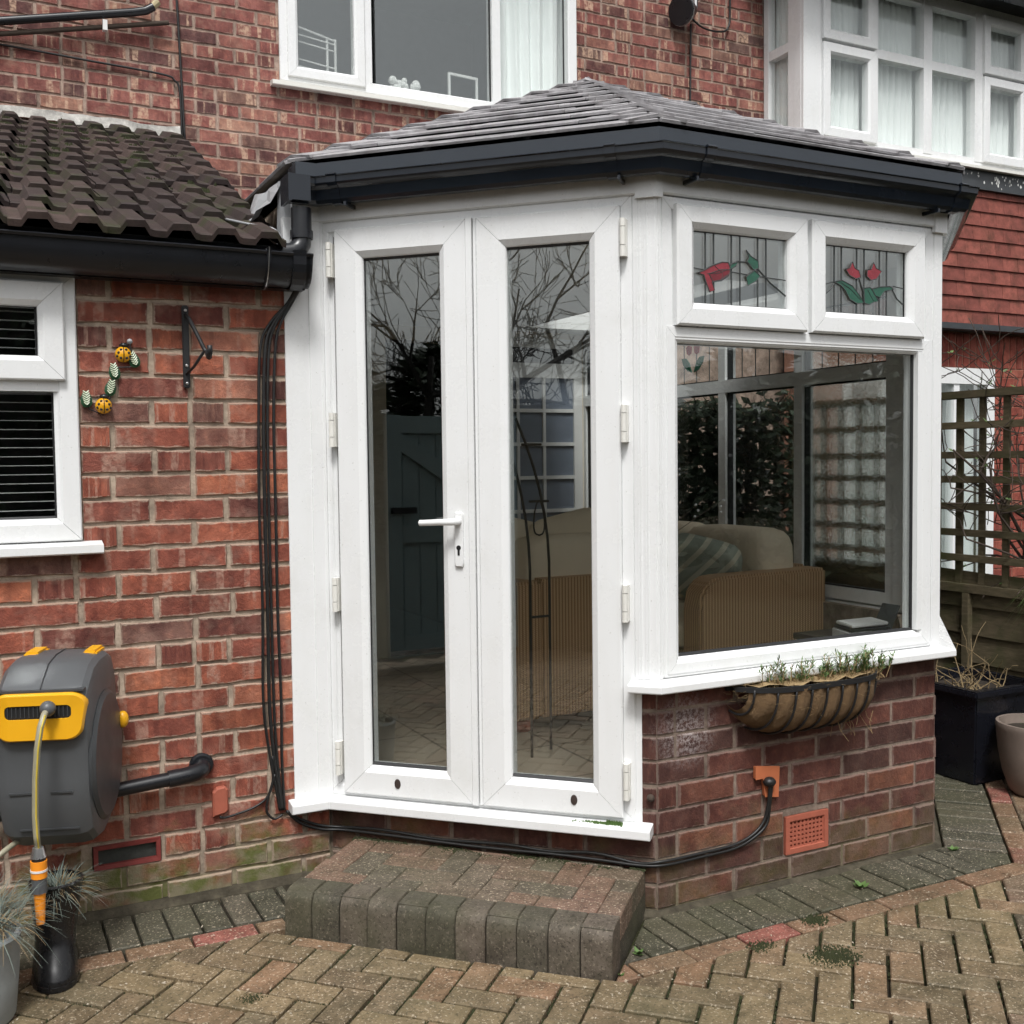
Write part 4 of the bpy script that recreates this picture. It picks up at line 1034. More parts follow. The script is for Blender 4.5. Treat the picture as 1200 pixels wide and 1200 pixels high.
toplight(.061, .560, .134, .496, 1); toplight(.578, 1.072, .646, 1.004, 2)
b = B(); b.box((1.058, .0, 1.752), (1.131, .0085, 2.124), W=F_win); b.build('jamb', 'upvc', fw_)
# right facet and side windows, seen from inside
def glazing(F, us, mats, tops=True, nm='window', lbl=None):
    b = B(); a, c = us[0], us[-1]
    b.box((a, -.06, .70), (c, .008, .765), W=F); b.box((a, -.058, 2.05), (c, .006, 2.13), W=F); b.box((a, -.062, 1.700), (c, .010, 1.765), W=F)
    for i, u in enumerate(us):
        ww = .028; lo, hi = (u, u+.05) if i == 0 else ((u-.05, u) if i == len(us)-1 else (u-ww, u+ww))
        b.box((lo, -.061, .70), (hi, .009, 2.13), W=F)
    o = b.build(nm, 'upvc', con)
    if lbl: o['label'] = lbl
    for i in range(len(us)-1):
        l = us[i]+(.05 if i == 0 else .028); r = us[i+1]-(.05 if i == len(us)-2 else .028)
        for z0, z1 in ((.765, 1.70), (1.765, 2.05)):
            b = B(); b.box((l-.003, -.030, z0-.003), (r+.003, -.024, z1+.003), W=F); b.build('pane', mats[i], o)
            g_ = B(); mitred(g_, F, l-.001, r+.001, z0-.001, z1+.001, [(0, -.045), (0, -.012), (.008, -.012), (.008, -.045)], 0); g_.build('gasket', 'gasket', o)
        b = B()
        for t in (.2, .4, .6, .8): b.box((l+(r-l)*t-.002, -.034, 1.765), (l+(r-l)*t+.002, -.0302, 2.05), W=F)
        b.build('lead_came', 'came', o)
    return o
glazing(F_r, [.06, (XS-X2)/S2-.06], ['glass_clear'])
glazing(F_side, [.10, .70, 1.28, 1.90, 2.72], ['obscure', 'glass_clear', 'glass_clear', 'glass_clear'])
sidew = [o for o in con.children if o.name.startswith('window')][-1]
def sblob(poly, mat, nm):
    g = B(); g.prism(ccw(poly), -.040, -.0345, W=lambda x, y, z: F_side(1.56+x, z, 1.90+y)); g.build(nm, mat, sidew)
for sx in (-1, 1):
    sblob([(sx*.035+dx, .055+dz) for dx, dz in ((-.025, .015), (-.012, .02), (0, .045), (.012, .02), (.025, .015), (.018, -.02), (0, -.03), (-.018, -.02))], 'tulip_red', 'petal')
    sblob([(sx*.01, -.07), (sx*.05, -.06), (sx*.09, -.02), (sx*.10, .012), (sx*.06, .01), (sx*.03, -.02)], 'tulip_green', 'leaf')
# header boards, fascia and gutter
GEP = [(.86, CORN[1]), CORN, (XC, YC), (X2, YC), (XS, YS), (XS, 5.99)]
b = B(); b.sweep([(.945, CORN[1])]+GEP[1:], [(-.05, 2.130), (.016, 2.130), (.022, 2.134), (.022, 2.23), (-.05, 2.23)]); b.build('header_board', 'upvc', con)
b = B(); c1 = [tuple(F_door(-.052, 0, 0).to_2d()), (XC, YC), tuple(F_win(.012, 0, 0).to_2d())]; b.sweep(c1, [(.0125, 2.118), (.027, 2.118), (.027, 2.2), (.0125, 2.2)]); b.build('corner_cap', 'upvc', con)
c1 = [tuple(F_win(UE-.045, 0, 0).to_2d()), (X2, YC), tuple(F_r(.04, 0, 0).to_2d())]; b = B(); b.sweep(c1, [(.0125, 2.112), (.027, 2.112), (.027, 2.2), (.0125, 2.2)]); b.build('corner_cap', 'upvc', con)
b = B(); b.sweep([(.945, CORN[1])]+GEP[1:], [(-.02, 2.186), (.029, 2.184), (.0305, 2.188), (.0305, 2.300), (-.02, 2.300)]); b.build('fascia', 'anthracite', con)
OG = [(.036, 2.160), (.062, 2.150), (.080, 2.153), (.090, 2.165), (.094, 2.186), (.097, 2.202), (.110, 2.212), (.118, 2.222), (.119, 2.242), (.124, 2.246), (.119, 2.250), (.111, 2.247), (.110, 2.226), (.094, 2.214), (.086, 2.19), (.078, 2.164), (.042, 2.170), (.041, 2.246), (.036, 2.246)]
b = B(); b.sweep([(.945, CORN[1])]+GEP[1:], [(.031, 2.235), (.066, 2.235), (.070, 2.240), (.070, 2.303), (.031, 2.305)]); b.build('eave_board', 'eave_sky_grey', con)
OG = [(n_, 2.25-(2.25-z_)*.80) for n_, z_ in OG]
b = B(); b.sweep([(.915, CORN[1])]+GEP[1:], OG); gtc = b.build('gutter', 'anthracite', con, smooth=True, angle=28)
def union(F, u, w_=.016, nm='gutter_union'):
    b = B(); e = .005; b.sweep([tuple(F(u-w_, 0, 0).to_2d()), tuple(F(u+w_, 0, 0).to_2d())], [(n_, 2.25-(2.25-z_)*.80) for n_, z_ in [(.038, 2.160-e), (.062, 2.150-e), (.082, 2.153-e), (.093, 2.163), (.098, 2.186), (.100, 2.200), (.114, 2.209), (.123, 2.220), (.124, 2.242), (.130, 2.248), (.124, 2.255), (.108, 2.252), (.108, 2.23), (.05, 2.2)]]); return b.build(nm, 'anthracite', con)
union(F_door, -.105); union(F_win, .115); union(F_door, -.985); union(F_win, UE-.02)
for F, us in ((F_door, (-.085, -.955)), (F_win, (.09, .02+UE-.12))):
    for u in us:
        b = B(); b.obox(F(u, .055, 2.166), F.ux*.004, F.n*.035, Vector((0, 0, .006))); b.build('gutter_stay', 'anthracite', con)
b = B(); b.box((.905, 3.405-.128, 2.166), (.916, 3.405-.034, 2.25)); b.box((.9055, 3.405-.127, 2.170), (.975, 3.405-.121, 2.249)); b.build('gutter_end', 'anthracite', con)
# downpipe into the lean-to gutter
b = B(); b.tube([(.957, 3.325, 2.155), (.957, 3.325, 2.06)], .032, 14); dp = b.build('downpipe', 'black_plastic', con, smooth=True, angle=40)
b = B(); b.tube([(.957, 3.325, 2.085), (.957, 3.325, 2.060)], .036, 14); b.build('collar', 'black_plastic', dp, smooth=True, angle=40)
b = B(); b.tube([(.957, 3.325, 2.062), (.955, 3.324, 2.045), (.944, 3.322, 2.028), (.925, 3.32, 2.016), (.87, 3.318, 2.005), (.83, 3.318, 1.985)], .031, 12); b.build('elbow', 'black_plastic', dp, smooth=True, angle=40)
# crumpled lead beside the gutter
b = B(); r = random.Random(5); vs = []; N = 6
for i in range(N):
    for j in range(N):
        t, s = i/(N-1), j/(N-1); x = .80+.125*t; y = 3.44+.22*s-.03*t; z = 2.08+.055*s+(.19*t*(1-.25*s))+r.uniform(-.012, .012)
        vs.append((x+r.uniform(-.012, .012), y, z))
b.add(vs, [(i*N+j, i*N+j+1, (i+1)*N+j+1, (i+1)*N+j) for i in range(N-1) for j in range(N-1)])
b.add([(.925, 3.40, 2.02), (.95, 3.395, 2.02), (.952, 3.40, 2.20), (.928, 3.41, 2.26), (.915, 3.44, 2.26), (.91, 3.45, 2.05)], [(0, 1, 2, 3), (0, 3, 4, 5)])
b.build('lead_flashing', 'lead', con, recalc=False)
cable([(.76, 3.50, 2.14), (.80, 3.42, 2.115), (.84, 3.38, 2.10), (.88, 3.36, 2.09), (.91, 3.35, 2.05), (.915, 3.34, 2.02)], .004, 'roof_cable', 'short grey wire looping over the tiles by the crumpled lead', mat='lead')
# tiled hipped roof
EN, EZ = .038, 2.312
AP = Vector((2.40, 3.985, 2.945))
eo = [Vector((.985, CORN[1]+.055-EN-.03, EZ)), Vector((XC-.414*EN, YC-EN, EZ)), Vector((X2+.414*EN, YC-EN, EZ)), Vector((XS+EN, YS-.414*EN, EZ)), Vector((XS+EN, 5.99, EZ))]
eo[0] = Vector((.975, (XC+YC-EN/S2)-.975, EZ)); eL = Vector((.975, 5.99, EZ)); AR = Vector((2.40, 5.99, 2.945))
core = B()
def onleft(x, y): return Vector((x, y, EZ+(2.945-EZ)*(XS+EN-x)/(XS+EN-2.40)))
RW = (3.04, 3.55, 3.9, 5.75)  # extent of an added roof window that lets daylight into the room
for poly in ((eo[0], eo[1], AP), (eo[1], eo[2], AP), (eo[2], eo[3], AP), (eL, eo[0], AP, AR), (eo[3], AP, onleft(RW[0], RW[2]), onleft(RW[1], RW[2])), (eo[3], onleft(RW[1], RW[2]), onleft(RW[1], RW[3]), eo[4]), (AP, AR, onleft(RW[0], RW[3]), onleft(RW[0], RW[2])), (eo[4], onleft(RW[1], RW[3]), onleft(RW[0], RW[3]), AR)):
    k = len(poly); core.add([p for p in poly], [tuple(range(k))])
rfc = core.build('roof', 'anthracite', con, recalc=False)
jr = random.Random(14); GAUGE = .168
def tile_facet(poly, seed):
    a, c = poly[0], poly[1]; s_ = (c-a).normalized(); nn = s_.cross(poly[2]-a).normalized()
    if nn.z < 0: nn = -nn
    t_ = nn.cross(s_)
    if t_.z < 0: t_ = -t_
    loc = [((p-a).dot(s_), (p-a).dot(t_)) for p in poly]; loc = ccw(loc); mx = max(q[1] for q in loc)
    r = random.Random(seed); row = 0; t0 = -.034
    while t0 < mx:
        t1 = t0+GAUGE*1.02; off = -.3+r.uniform(0, .3); x = min(q[0] for q in loc)+off
        while x < max(q[0] for q in loc):
            wd = .335
            pl = [(x+.0015, t0), (x+wd-.0015, t0), (x+wd-.0015, t1), (x+.0015, t1)]
            n = len(loc)
            for k in range(n):
                p, q = Vector(loc[k]), Vector(loc[(k+1) % n]); e = q-p; m_ = Vector((e.y, -e.x)).normalized()
                slack = .036 if k == 0 or abs(e.y) < 1e-6 and p.y < 1e-6 else .0
                pl = clip(pl, m_.x, m_.y, m_.dot(p)+slack)
                if not pl: break
            if pl and area(pl) > .0015:
                cw_ = a+s_*(sum(q[0] for q in pl)/len(pl))+t_*(sum(q[1] for q in pl)/len(pl))
                if RW[0] < cw_.x < RW[1] and RW[2] < cw_.y < RW[3]: x += wd; continue
                lift = r.uniform(-.0015, .0015); tl = t0
                W = lambda u, v, h, tl=tl: a+s_*u+t_*v+nn*(h+.003+.0145*(1-(v-tl)/GAUGE))
                b = B(); b.prism(ccw(pl), .0, .0095+lift, W=W, cham=.002); b.build('roof_tile', 'tile_con', rfc)
            x += wd
        t0 += GAUGE; row += 1
tile_facet([eo[0], eo[1], AP], 1); tile_facet([eo[1], eo[2], AP], 2); tile_facet([eo[2], eo[3], AP], 3); tile_facet([eo[3], eo[4], AR, AP], 4); tile_facet([eL, eo[0], AP, AR], 5)
def hips(p0, p1, fa, fb, cnt, wd=.085, nm='hip_tile'):
    """fa, fb: unit vectors lying in the two facets, square to the hip and pointing away from it"""
    d = (p1-p0).normalized(); L = (p1-p0).length/cnt; nn = (-(fa+fb)).normalized()
    if nn.z < 0: nn = Vector((0, 0, 1))
    for i in range(cnt):
        b = B(); q0 = p0+d*(i*L-.012); q1 = p0+d*((i+1)*L+.01)
        vs = []
        for q, lf in ((q0, .034), (q1, .014)):
            for th in (0, -.009):
                o = nn*(lf+th)
                vs += [q+o+fa*wd, q+o+nn*.003, q+o+fb*wd]
        b.add(vs, [(0, 1, 7, 6), (1, 2, 8, 7), (3, 9, 10, 4), (4, 10, 11, 5), (0, 3, 4, 1), (1, 4, 5, 2), (6, 7, 10, 9), (7, 8, 11, 10), (0, 6, 9, 3), (2, 5, 11, 8)])
        b.build(nm, 'tile_con', rfc)
def facedir(p0, p1, far):
    d = (p1-p0).normalized(); v = far-p0; v = v-d*v.dot(d); return v.normalized()
hips(eo[1], AP, facedir(eo[1], AP, eo[0]), facedir(eo[1], AP, eo[2]), 9)
hips(eo[2], AP, facedir(eo[2], AP, eo[1]), facedir(eo[2], AP, eo[3]), 9)
hips(eo[0], AP, facedir(eo[0], AP, eo[1]), facedir(eo[0], AP, eL), 9)
hips(eo[3], AP, facedir(eo[3], AP, eo[2]), facedir(eo[3], AP, eo[4]), 9)
hips(AP, AR, facedir(AP, AR, eo[4]), facedir(AP, AR, eL), 10)
b = B(); b.add([onleft(RW[0], RW[2])+Vector((0, 0, .02)), onleft(RW[1], RW[2])+Vector((0, 0, .02)), onleft(RW[1], RW[3])+Vector((0, 0, .02)), onleft(RW[0], RW[3])+Vector((0, 0, .02))], [(0, 1, 2, 3)]); b.build('added_roof_window', 'glass_clear', con, recalc=False)  # invented glazing on the unseen slope, only there to brighten the interior
b = B()
cs = [(RW[0], RW[2]), (RW[1], RW[2]), (RW[1], RW[3]), (RW[0], RW[3])]
for i in range(4):
    (xa, ya), (xb, yb) = cs[i], cs[(i+1) % 4]; b.add([Vector((xa, ya, 2.16)), Vector((xb, yb, 2.16)), onleft(xb, yb), onleft(xa, ya)], [(0, 1, 2, 3)])
b.build('added_roof_window_lining', 'ceiling', con, recalc=False)
# inside lining
b = B(); b.box((1.045, 3.50, .10), (1.06, 5.98, 2.3)); holed_panel(b, Frame((0, 5.985), 0), 1.05, 3.6, .10, 2.3, [(2.20, 2.78, .2, 2.08)], 0, .03); b.build('inner_wall', 'beige_wall', con)
b = B(); b.add([(2.0, 6.14, .2), (3.0, 6.14, .2), (3.0, 8.5, .2), (2.0, 8.5, .2), (2.0, 6.14, 2.4), (3.0, 6.14, 2.4), (3.0, 8.5, 2.4), (2.0, 8.5, 2.4)], [(0, 1, 2, 3), (4, 5, 6, 7), (0, 3, 7, 4), (1, 2, 6, 5), (2, 3, 7, 6)]); b.build('hallway', 'unlit_room', con)
b = B(); b.add([(1.05, 3.42, .20), (1.75, 2.72, .20), (2.98, 2.72, .20), (3.52, 3.27, .20), (3.52, 5.97, .20), (1.05, 5.97, .20)], [(0, 1, 2, 3, 4, 5)]); b.build('floor', 'floor_tile', con)
b = B()
for zz in (2.16, 2.20):
    P6 = [(1.05, 3.45), (1.80, 2.70), (2.98, 2.70), (3.58, 3.27), (3.58, 5.97), (1.05, 5.97)]; q = cs
    vs = [Vector((x, y, zz)) for x, y in P6+q]
    b.add(vs, [(0, 1, 2, 6), (2, 3, 7, 6), (3, 4, 8, 7), (4, 5, 9, 8), (5, 0, 6, 9)])
b.build('ceiling', 'ceiling', con, recalc=False)
# back door of the house inside the conservatory, with white glazing bars
bd = B(); mitred(bd, Frame((0, 5.955), 0), 2.86, 3.52, .21, 2.12, [(0, 0), (0, .02), (.06, .02), (.06, 0)]); FB = Frame((0, 5.95), 0)
bd.box((2.92, .0, 1.875), (3.46, .02, 1.965), W=FB); bd.box((2.92, .0, .26), (3.46, .02, .40), W=FB); 
for z in (.62, .83, 1.04, 1.25, 1.46, 1.67): bd.box((2.92, .001, z-.011), (3.46, .014, z+.011), W=FB)
for u in (3.06, 3.245): bd.box((u-.010, .0015, .40), (u+.010, .0135, 1.875), W=FB)
bd = bd.build('inner_door', 'white_paint', con)
b = B(); b.box((2.92, -.004, .40), (3.46, .0005, 1.875), W=FB); b.build('door_panel', 'reflected_blue_grey', bd)
b = B(); b.box((2.92, -.004, 1.965), (3.46, .0006, 2.06), W=FB); b.build('unlit_fanlight', 'unlit_room', bd)  # opaque near-black sheet in place of the unlit room behind the glass

# ------------------------------------------------------------------ furniture inside
def rbox(b, x0, y0, z0, x1, y1, z1, puff=.02, k=6):
    """puffed cushion: superellipsoid-like box"""
    cx, cy, cz = (x0+x1)/2, (y0+y1)/2, (z0+z1)/2; hx, hy, hz = (x1-x0)/2, (y1-y0)/2, (z1-z0)/2; n = 10; m_ = 20; vs = []
    def se(c, e): return math.copysign(abs(c)**e, c)
    for i in range(n+1):
        th = -math.pi/2+math.pi*i/n
        for j in range(m_):
            a = 2*math.pi*j/m_; vs.append((cx+hx*se(math.cos(th), .35)*se(math.cos(a), .35), cy+hy*se(math.cos(th), .35)*se(math.sin(a), .35), cz+hz*se(math.sin(th), .45)))
    b.add(vs, [(i*m_+j, i*m_+(j+1) % m_, (i+1)*m_+(j+1) % m_, (i+1)*m_+j) for i in range(n) for j in range(m_)])
def wicker_seat(loc, ang, width, label, cat='sofa', cushions=2):
    DD = .72
    """local: x depth (front at x=0, back at x=D), y along the width"""
    D = .80; t = thing('wicker_'+cat, label, cat, loc); ca_, sa_ = math.cos(ang), math.sin(ang)
    W = lambda p: (loc[0]+p[0]*ca_-p[1]*sa_, loc[1]+p[0]*sa_+p[1]*ca_, loc[2]+p[2])
    def bld(b, nm, mt, **k): b.v = [W(p) for p in b.v]; return b.build(nm, mt, t, **k)
    for y0 in (0, width-.13):
        b = B(); prof_ = [(.0, .06), (.0, .50), (.012, .57), (.04, .615), (.085, .637), (.14, .642), (DD, .648), (DD, .06)]
        b.prism(ccw([(x, z) for x, z in prof_]), y0, y0+.13, W=lambda x, z, y: (x, y, z)); bld(b, 'arm', 'wicker', bevel=.012)
    b = B(); b.box((DD-.09, .13, .06), (DD-.004, width-.13, .655)); bld(b, 'back', 'wicker', bevel=.01)
    b = B(); b.box((.03, .13, .06), (DD-.09, width-.13, .30)); bld(b, 'base', 'wicker', bevel=.01)
    for x in (.07, DD-.07):
        for y in (.07, width-.07):
            b = B(); b.lathe((x, y, 0), [(.028, 0), (.045, .02), (.045, .05), (.03, .062)], 12); bld(b, 'foot', 'terracotta', smooth=True)
    cw = (width-.26)/cushions
    for i in range(cushions):
        b = B(); rbox(b, -.02, .13+i*cw, .30, .54, .13+(i+1)*cw, .44); bld(b, 'seat_cushion', 'fabric', smooth=True)
        b = B(); rbox(b, .42, .12+i*cw-.02, .42, DD-.07, .14+(i+1)*cw+.02, .83); bc = bld(b, 'back_cushion', 'fabric', smooth=True)
        b = B(); y0_, y1_ = .12+i*cw-.02, .14+(i+1)*cw+.02
        b.tube([(.44, y0_+.03, .46), (.44, y0_+.012, .62), (.45, y0_+.03, .80), (.47, (y0_+y1_)/2, .832), (.45, y1_-.03, .80), (.44, y1_-.012, .62), (.44, y1_-.03, .46)], .006, 6); bld(b, 'seam', 'piping', smooth=True).parent = t
    return t
wicker_seat((2.80, 3.74, .20), 0, 1.42, 'wicker sofa with cream cushions seen through the large front window')
sc_ = B(); rbox(sc_, -.06, -.17, -.16, .06, .17, .16)
sp = sc_.build('scatter_cushion', 'stripe_fabric', None, smooth=True); sp.location = (3.06, 4.05, .84); sp.rotation_euler = (.25, -.5, .5); tag(sp, 'green striped scatter cushion leaning inside the wicker sofa arm', 'cushion')
for cx, cy, cz, rz, lb in ((2.20, 4.30, .93, .5, 'plain cream cushion leaning at the left of the wicker armchair'), (2.46, 4.25, .95, -.35, 'plain cream cushion leaning at the right of the wicker armchair')):
    q_ = B(); rbox(q_, -.19, -.055, -.17, .19, .055, .17); q_ = q_.build('loose_cushion', 'fabric', None, smooth=True); q_.location = (cx, cy, cz); q_.rotation_euler = (-.35, .22*(1 if rz > 0 else -1), rz*.4); tag(q_, lb, 'cushion')
wicker_seat((2.00, 4.69, .20), -math.pi/2+.03, .76, 'wicker armchair with cream cushion seen through the right french door', 'armchair', 1)
bk = thing('side_table', 'small dark side table beside the sofa behind the front window', 'side table', (3.25, 3.22, .2))
b = B(); b.box((2.98, 3.02, .62), (3.36, 3.36, .645)); b.build('table_top', 'bark', bk, bevel=.003)
for x in (3.0, 3.32):
    for y in (3.05, 3.32):
        b = B(); b.box((x, y, .2), (x+.025, y+.025, .62)); b.build('leg', 'bark', bk)
for i, (z, mt, lb) in enumerate(((.646, 'white_paint', 'thick white book at the bottom of the pile on the side table'), (.685, 'lead_dark', 'dark book in the middle of the pile on the side table'), (.700, 'white_paint', 'thin white magazine on top of the pile on the side table'))):
    hh = (.036, .012, .012)[i]; b = B(); b.obox((3.12, 3.12, z+hh/2), Vector((.095, -.02+.01*i, 0)), Vector((.02, .065, 0)), Vector((0, 0, hh/2))); o = b.build('book', mt, None, bevel=.003); tag(o, lb, 'book')
b = B(); b.obox((3.29, 3.16, .705), Vector((.004, 0, .0)), Vector((0, .045, 0)), Vector((.030, 0, .055))); o = b.build('photo_frame', 'lead_dark', None); tag(o, 'dark picture frame leaning beside the books behind the front window', 'picture frame')
# wrought iron stand behind the right door leaf
st = thing('iron_stand', 'black wrought iron curved stand behind the right french door', 'stand', (1.98, 3.62, .2))
for dx, bend in ((0, .12), (.085, .14)):
    b = B(); pts = [(1.93+dx-bend*(max(0, t-.55)/.45)**2, 3.66, .2+1.30*t+(.02 if dx else 0)) for t in [i/14 for i in range(15)]]; b.tube(pts, .006, 6); b.build('upright', 'black_iron', st, smooth=True)
b = B()
for z in (.75, 1.20): b.tube([(1.93, 3.66, z), (2.015, 3.66, z)], .005, 6)
b.tube([(1.90, 3.66, 1.42), (1.985, 3.66, 1.42)], .005, 6); b.build('crossbar', 'black_iron', st)
for s in (-1, 1):
    b = B(); c = Vector((1.9725, 3.66, 1.10)); b.tube([c+Vector((s*(.006+.018*math.sin(a)), 0, .08-.035*a+.02*math.cos(a*1.5))) for a in [i*.35 for i in range(11)]], .0035, 5); b.build('scroll', 'black_iron', st, smooth=True)
# sprays of little glass beads
tw = thing('bead_spray', 'twig spray with glass beads behind the left side of the front window', 'ornament', (2.15, 3.0, .7))
b = B(); bb = B(); r = random.Random(12)
for i in range(7):
    e = Vector((1.98+.05*i+r.uniform(-.02, .02), 2.98+r.uniform(-.05, .05), 1.25+r.uniform(-.1, .28))); b.tube([(1.90, 3.0, .72), (1.90+(e.x-1.90)*.35, 3.0, 1.05), e], .0012, 4)
    for k in range(3): bb.sphere(e+Vector((r.uniform(-.015, .015), 0, -.02*k)), .005, 6, 4)
b.build('twig', 'bark', tw); bb.build('bead', 'chrome', tw)
b = B(); b.lathe((1.90, 3.0, .20), [(.05, 0), (.06, .2), (.035, .5), (.04, .53)], 14); b.build('vase', 'pot_brown', tw, smooth=True)

# ------------------------------------------------------------------ neighbouring house with the box bay
nbh = thing('neighbour_house', 'neighbouring house with white upper bay, red hung tiles and red brick below', 'house', (6.8, 5.8, 0))
NW = (5.55, 7.10, .30, 2.02)
b = B(); holed_panel(b, Frame((0, 5.74), 0), 5.12, 9.2, 0, 3.5, [NW], -.12, -.006); b.box((5.30, 6.0, 3.4), (9.2, 6.1, 5.6)); nw_ = b.build('wall', 'mortar_nb', nbh)
F_nb = Frame((0, 5.74), 0)
print('nb bricks', brick_wall(F_nb, nw_, 5.9, 8.4, .1, 2.02, [NW], 'brick_nb', .02, .0745, .2225, .1, .8, .001, 'brick_nb_far', 160, .011, None, .2))
me = brick_mesh(77, 'brick_nb', .8)
u = 5.9
while u < 8.4:   # soldier course
    Mw = F_nb.mat(u, .002, 2.155, 1, 1, 1) @ Matrix.Rotation(R_(90), 4, 'Y') @ Matrix.Scale(1.22, 4, Vector((1, 0, 0)))
    link_copy(me, 'brick', 'brick_nb', nw_, Mw); u += .0745
b = B(); b.box((5.9, 5.60, 2.292), (9.0, 5.74, 2.335)); b.build('lead_strip', 'lead_dark', nbh)
# hung tiles
tm = B(); tm.prism([(.0008, -.012), (.1642, -.012), (.1642, .125), (.0008, .125)], 0, .011, W=lambda x, y, z: (x, -z-.016*(1-(y+.012)/.137), y), cham=.0015); tmo = tm.build('hung_tile', 'tile_nb', nbh); tme = tmo.data
hb = B(); hb.box((5.10, 5.672, 2.34), (9.0, 5.74, 3.40)); hb = hb.build('tile_battens', 'lead_dark', nbh)
bpy.data.objects.remove(tmo)
jr = random.Random(4); row = 0; z = 2.345
while z < 3.34:
    x = 5.10+(.0825 if row % 2 else 0)
    while x < 8.3:
        Mw = Matrix.Translation((x, 5.672, z)) @ Matrix.Rotation(jr.uniform(-.012, .012), 4, 'Y') @ Matrix.Rotation(jr.uniform(-.02, .02), 4, 'X')
        if not (x < 5.9): link_copy(tme, 'hung_tile', 'tile_nb', hb, Mw)
        x += .165
    z += .106; row += 1
# bay window
b = B()
b.box((5.055, -.12, 3.50), (5.20, .03, 4.66), W=F_bay)               # corner post
b.box((5.20, -.06, 3.505), (9.0, .012, 3.555), W=F_bay); b.box((5.20, -.06, 4.575), (9.0, .012, 4.66), W=F_bay)
b.box((5.72, -.061, 4.128), (6.785, .014, 4.190), W=F_bay)
for u0, u1 in ((5.20, 5.232), (5.705, 5.745), (6.187, 6.270), (6.713, 6.795), (7.265, 7.35)): b.box((u0, -.062, 3.53), (u1, .016, 4.60), W=F_bay)
bw = b.build('bay_window', 'upvc', nbh)
FRT = Frame((5.065, 5.995), -math.pi/2)    # return: u runs towards the camera
b = B()
for u0, u1 in ((0, .045), (.305, .37)): b.box((u0, -.05, 3.3), (u1, .012, 4.66), W=FRT)
b.box((.04, -.048, 4.108), (.31, .009, 4.170), W=FRT); b.box((.04, -.049, 4.56), (.31, .01, 4.66), W=FRT); b.box((.04, -.049, 3.3), (.31, .010, 3.555), W=FRT); b.build('bay_return', 'upvc', bw)
pane(FRT, bw, .045, .305, 3.556, 4.107, -.014, 'glass_bay', gas=False); pane(FRT, bw, .045, .305, 4.171, 4.559, -.014, 'glass_bay', gas=False)
for a, c, s in ((5.226, 5.712, True), (6.790, 7.268, True)):
    for z0, z1 in ((3.530, 4.155), (4.175, 4.60)):
        b = B(); mitred(b, F_bay, a, c, z0, z1, sashprof(.074, .040, -.03)); b.build('opening_sash', 'upvc', bw)
        pane(F_bay, bw, a+.074, c-.074, z0+.074, z1-.074, .004, 'glass_bay', gas=False)
for a, c in ((5.745, 6.187), (6.270, 6.713), (7.35, 7.8)):
    pane(F_bay, bw, a, c, 3.555, 4.128, -.02, 'glass_bay', gas=False); pane(F_bay, bw, a, c, 4.190, 4.575, -.02, 'glass_bay', gas=False)
b = B(); b.sweep([(5.06, 5.99), (5.06, 5.63), (9.0, 5.63)][::1], [(-.03, 3.475), (.05, 3.468), (.055, 3.472), (.055, 3.492), (-.03, 3.51)]); b.build('bay_sill', 'upvc_old', bw)
b = B(); b.box((5.09, -.05, 3.335), (9.0, .012, 3.475), W=F_bay); ap = b.build('lead_apron', 'lead_dark', nbh)
b = B(); r = random.Random(9)
for i in range(70):
    x = 6.2+r.random()**.8*1.4; z = 3.45-abs(r.gauss(0, .045)); s = r.uniform(.003, .012); n = 6
    if z < 3.345: continue
    b.add([(x+s*math.cos(k*1.05)*r.uniform(.5, 1.2), 5.6165, z+s*1.4*math.sin(k*1.05)*r.uniform(.5, 1.2)) for k in range(n)], [tuple(range(n))])
o = b.build('paint_splash', 'white_paint', ap, recalc=False); o['kind'] = 'stuff'
b = B(); b.box((5.0, 5.3, 4.66), (9.2, 6.1, 4.71)); b.build('bay_soffit', 'black_plastic', nbh)
b = B(); b.sweep([(4.97, 6.0), (4.97, 5.40), (9.2, 5.40)], [(-.02, 4.62), (.02, 4.60), (.08, 4.61), (.11, 4.65), (.115, 4.72), (-.02, 4.74)]); b.build('bay_gutter', 'anthracite', nbh)
b = B(); b.add([(4.95, 5.35, 4.74), (9.2, 5.35, 4.74), (9.2, 6.0, 5.1), (4.95, 6.0, 5.1)], [(0, 1, 2, 3)]); b.build('bay_roof', 'tile_ext', nbh)
b = B(); b.box((5.2, 6.0, 3.3), (9, 6.0, 4.7)); b.add([(5.1, 6.02, 3.3), (9, 6.02, 3.3), (9, 6.02, 4.7), (5.1, 6.02, 4.7)], [(0, 1, 2, 3)]); b.build('bay_back', 'grey_wall', nbh)
curtain(5.24, 5.72, 5.73, 3.53, 4.6, 9, .018, 'pale pleated net curtain behind the first opening sash of the bay', seed=11)
curtain(5.73, 6.24, 5.73, 3.53, 4.6, 9, .018, 'pale pleated net curtain behind the second pane column of the bay', seed=12)
curtain(6.25, 6.76, 5.73, 3.53, 4.6, 9, .018, 'pale pleated net curtain behind the third pane column of the bay', seed=13)
curtain(6.77, 7.9, 5.73, 3.53, 4.6, 18, .018, 'pale pleated net curtain behind the rightmost sash of the bay', seed=14)
curtain(5.66, 5.97, 5.14, 3.4, 4.6, 6, .015, 'greenish net curtain behind the narrow side return of the bay', axis='y', seed=15)
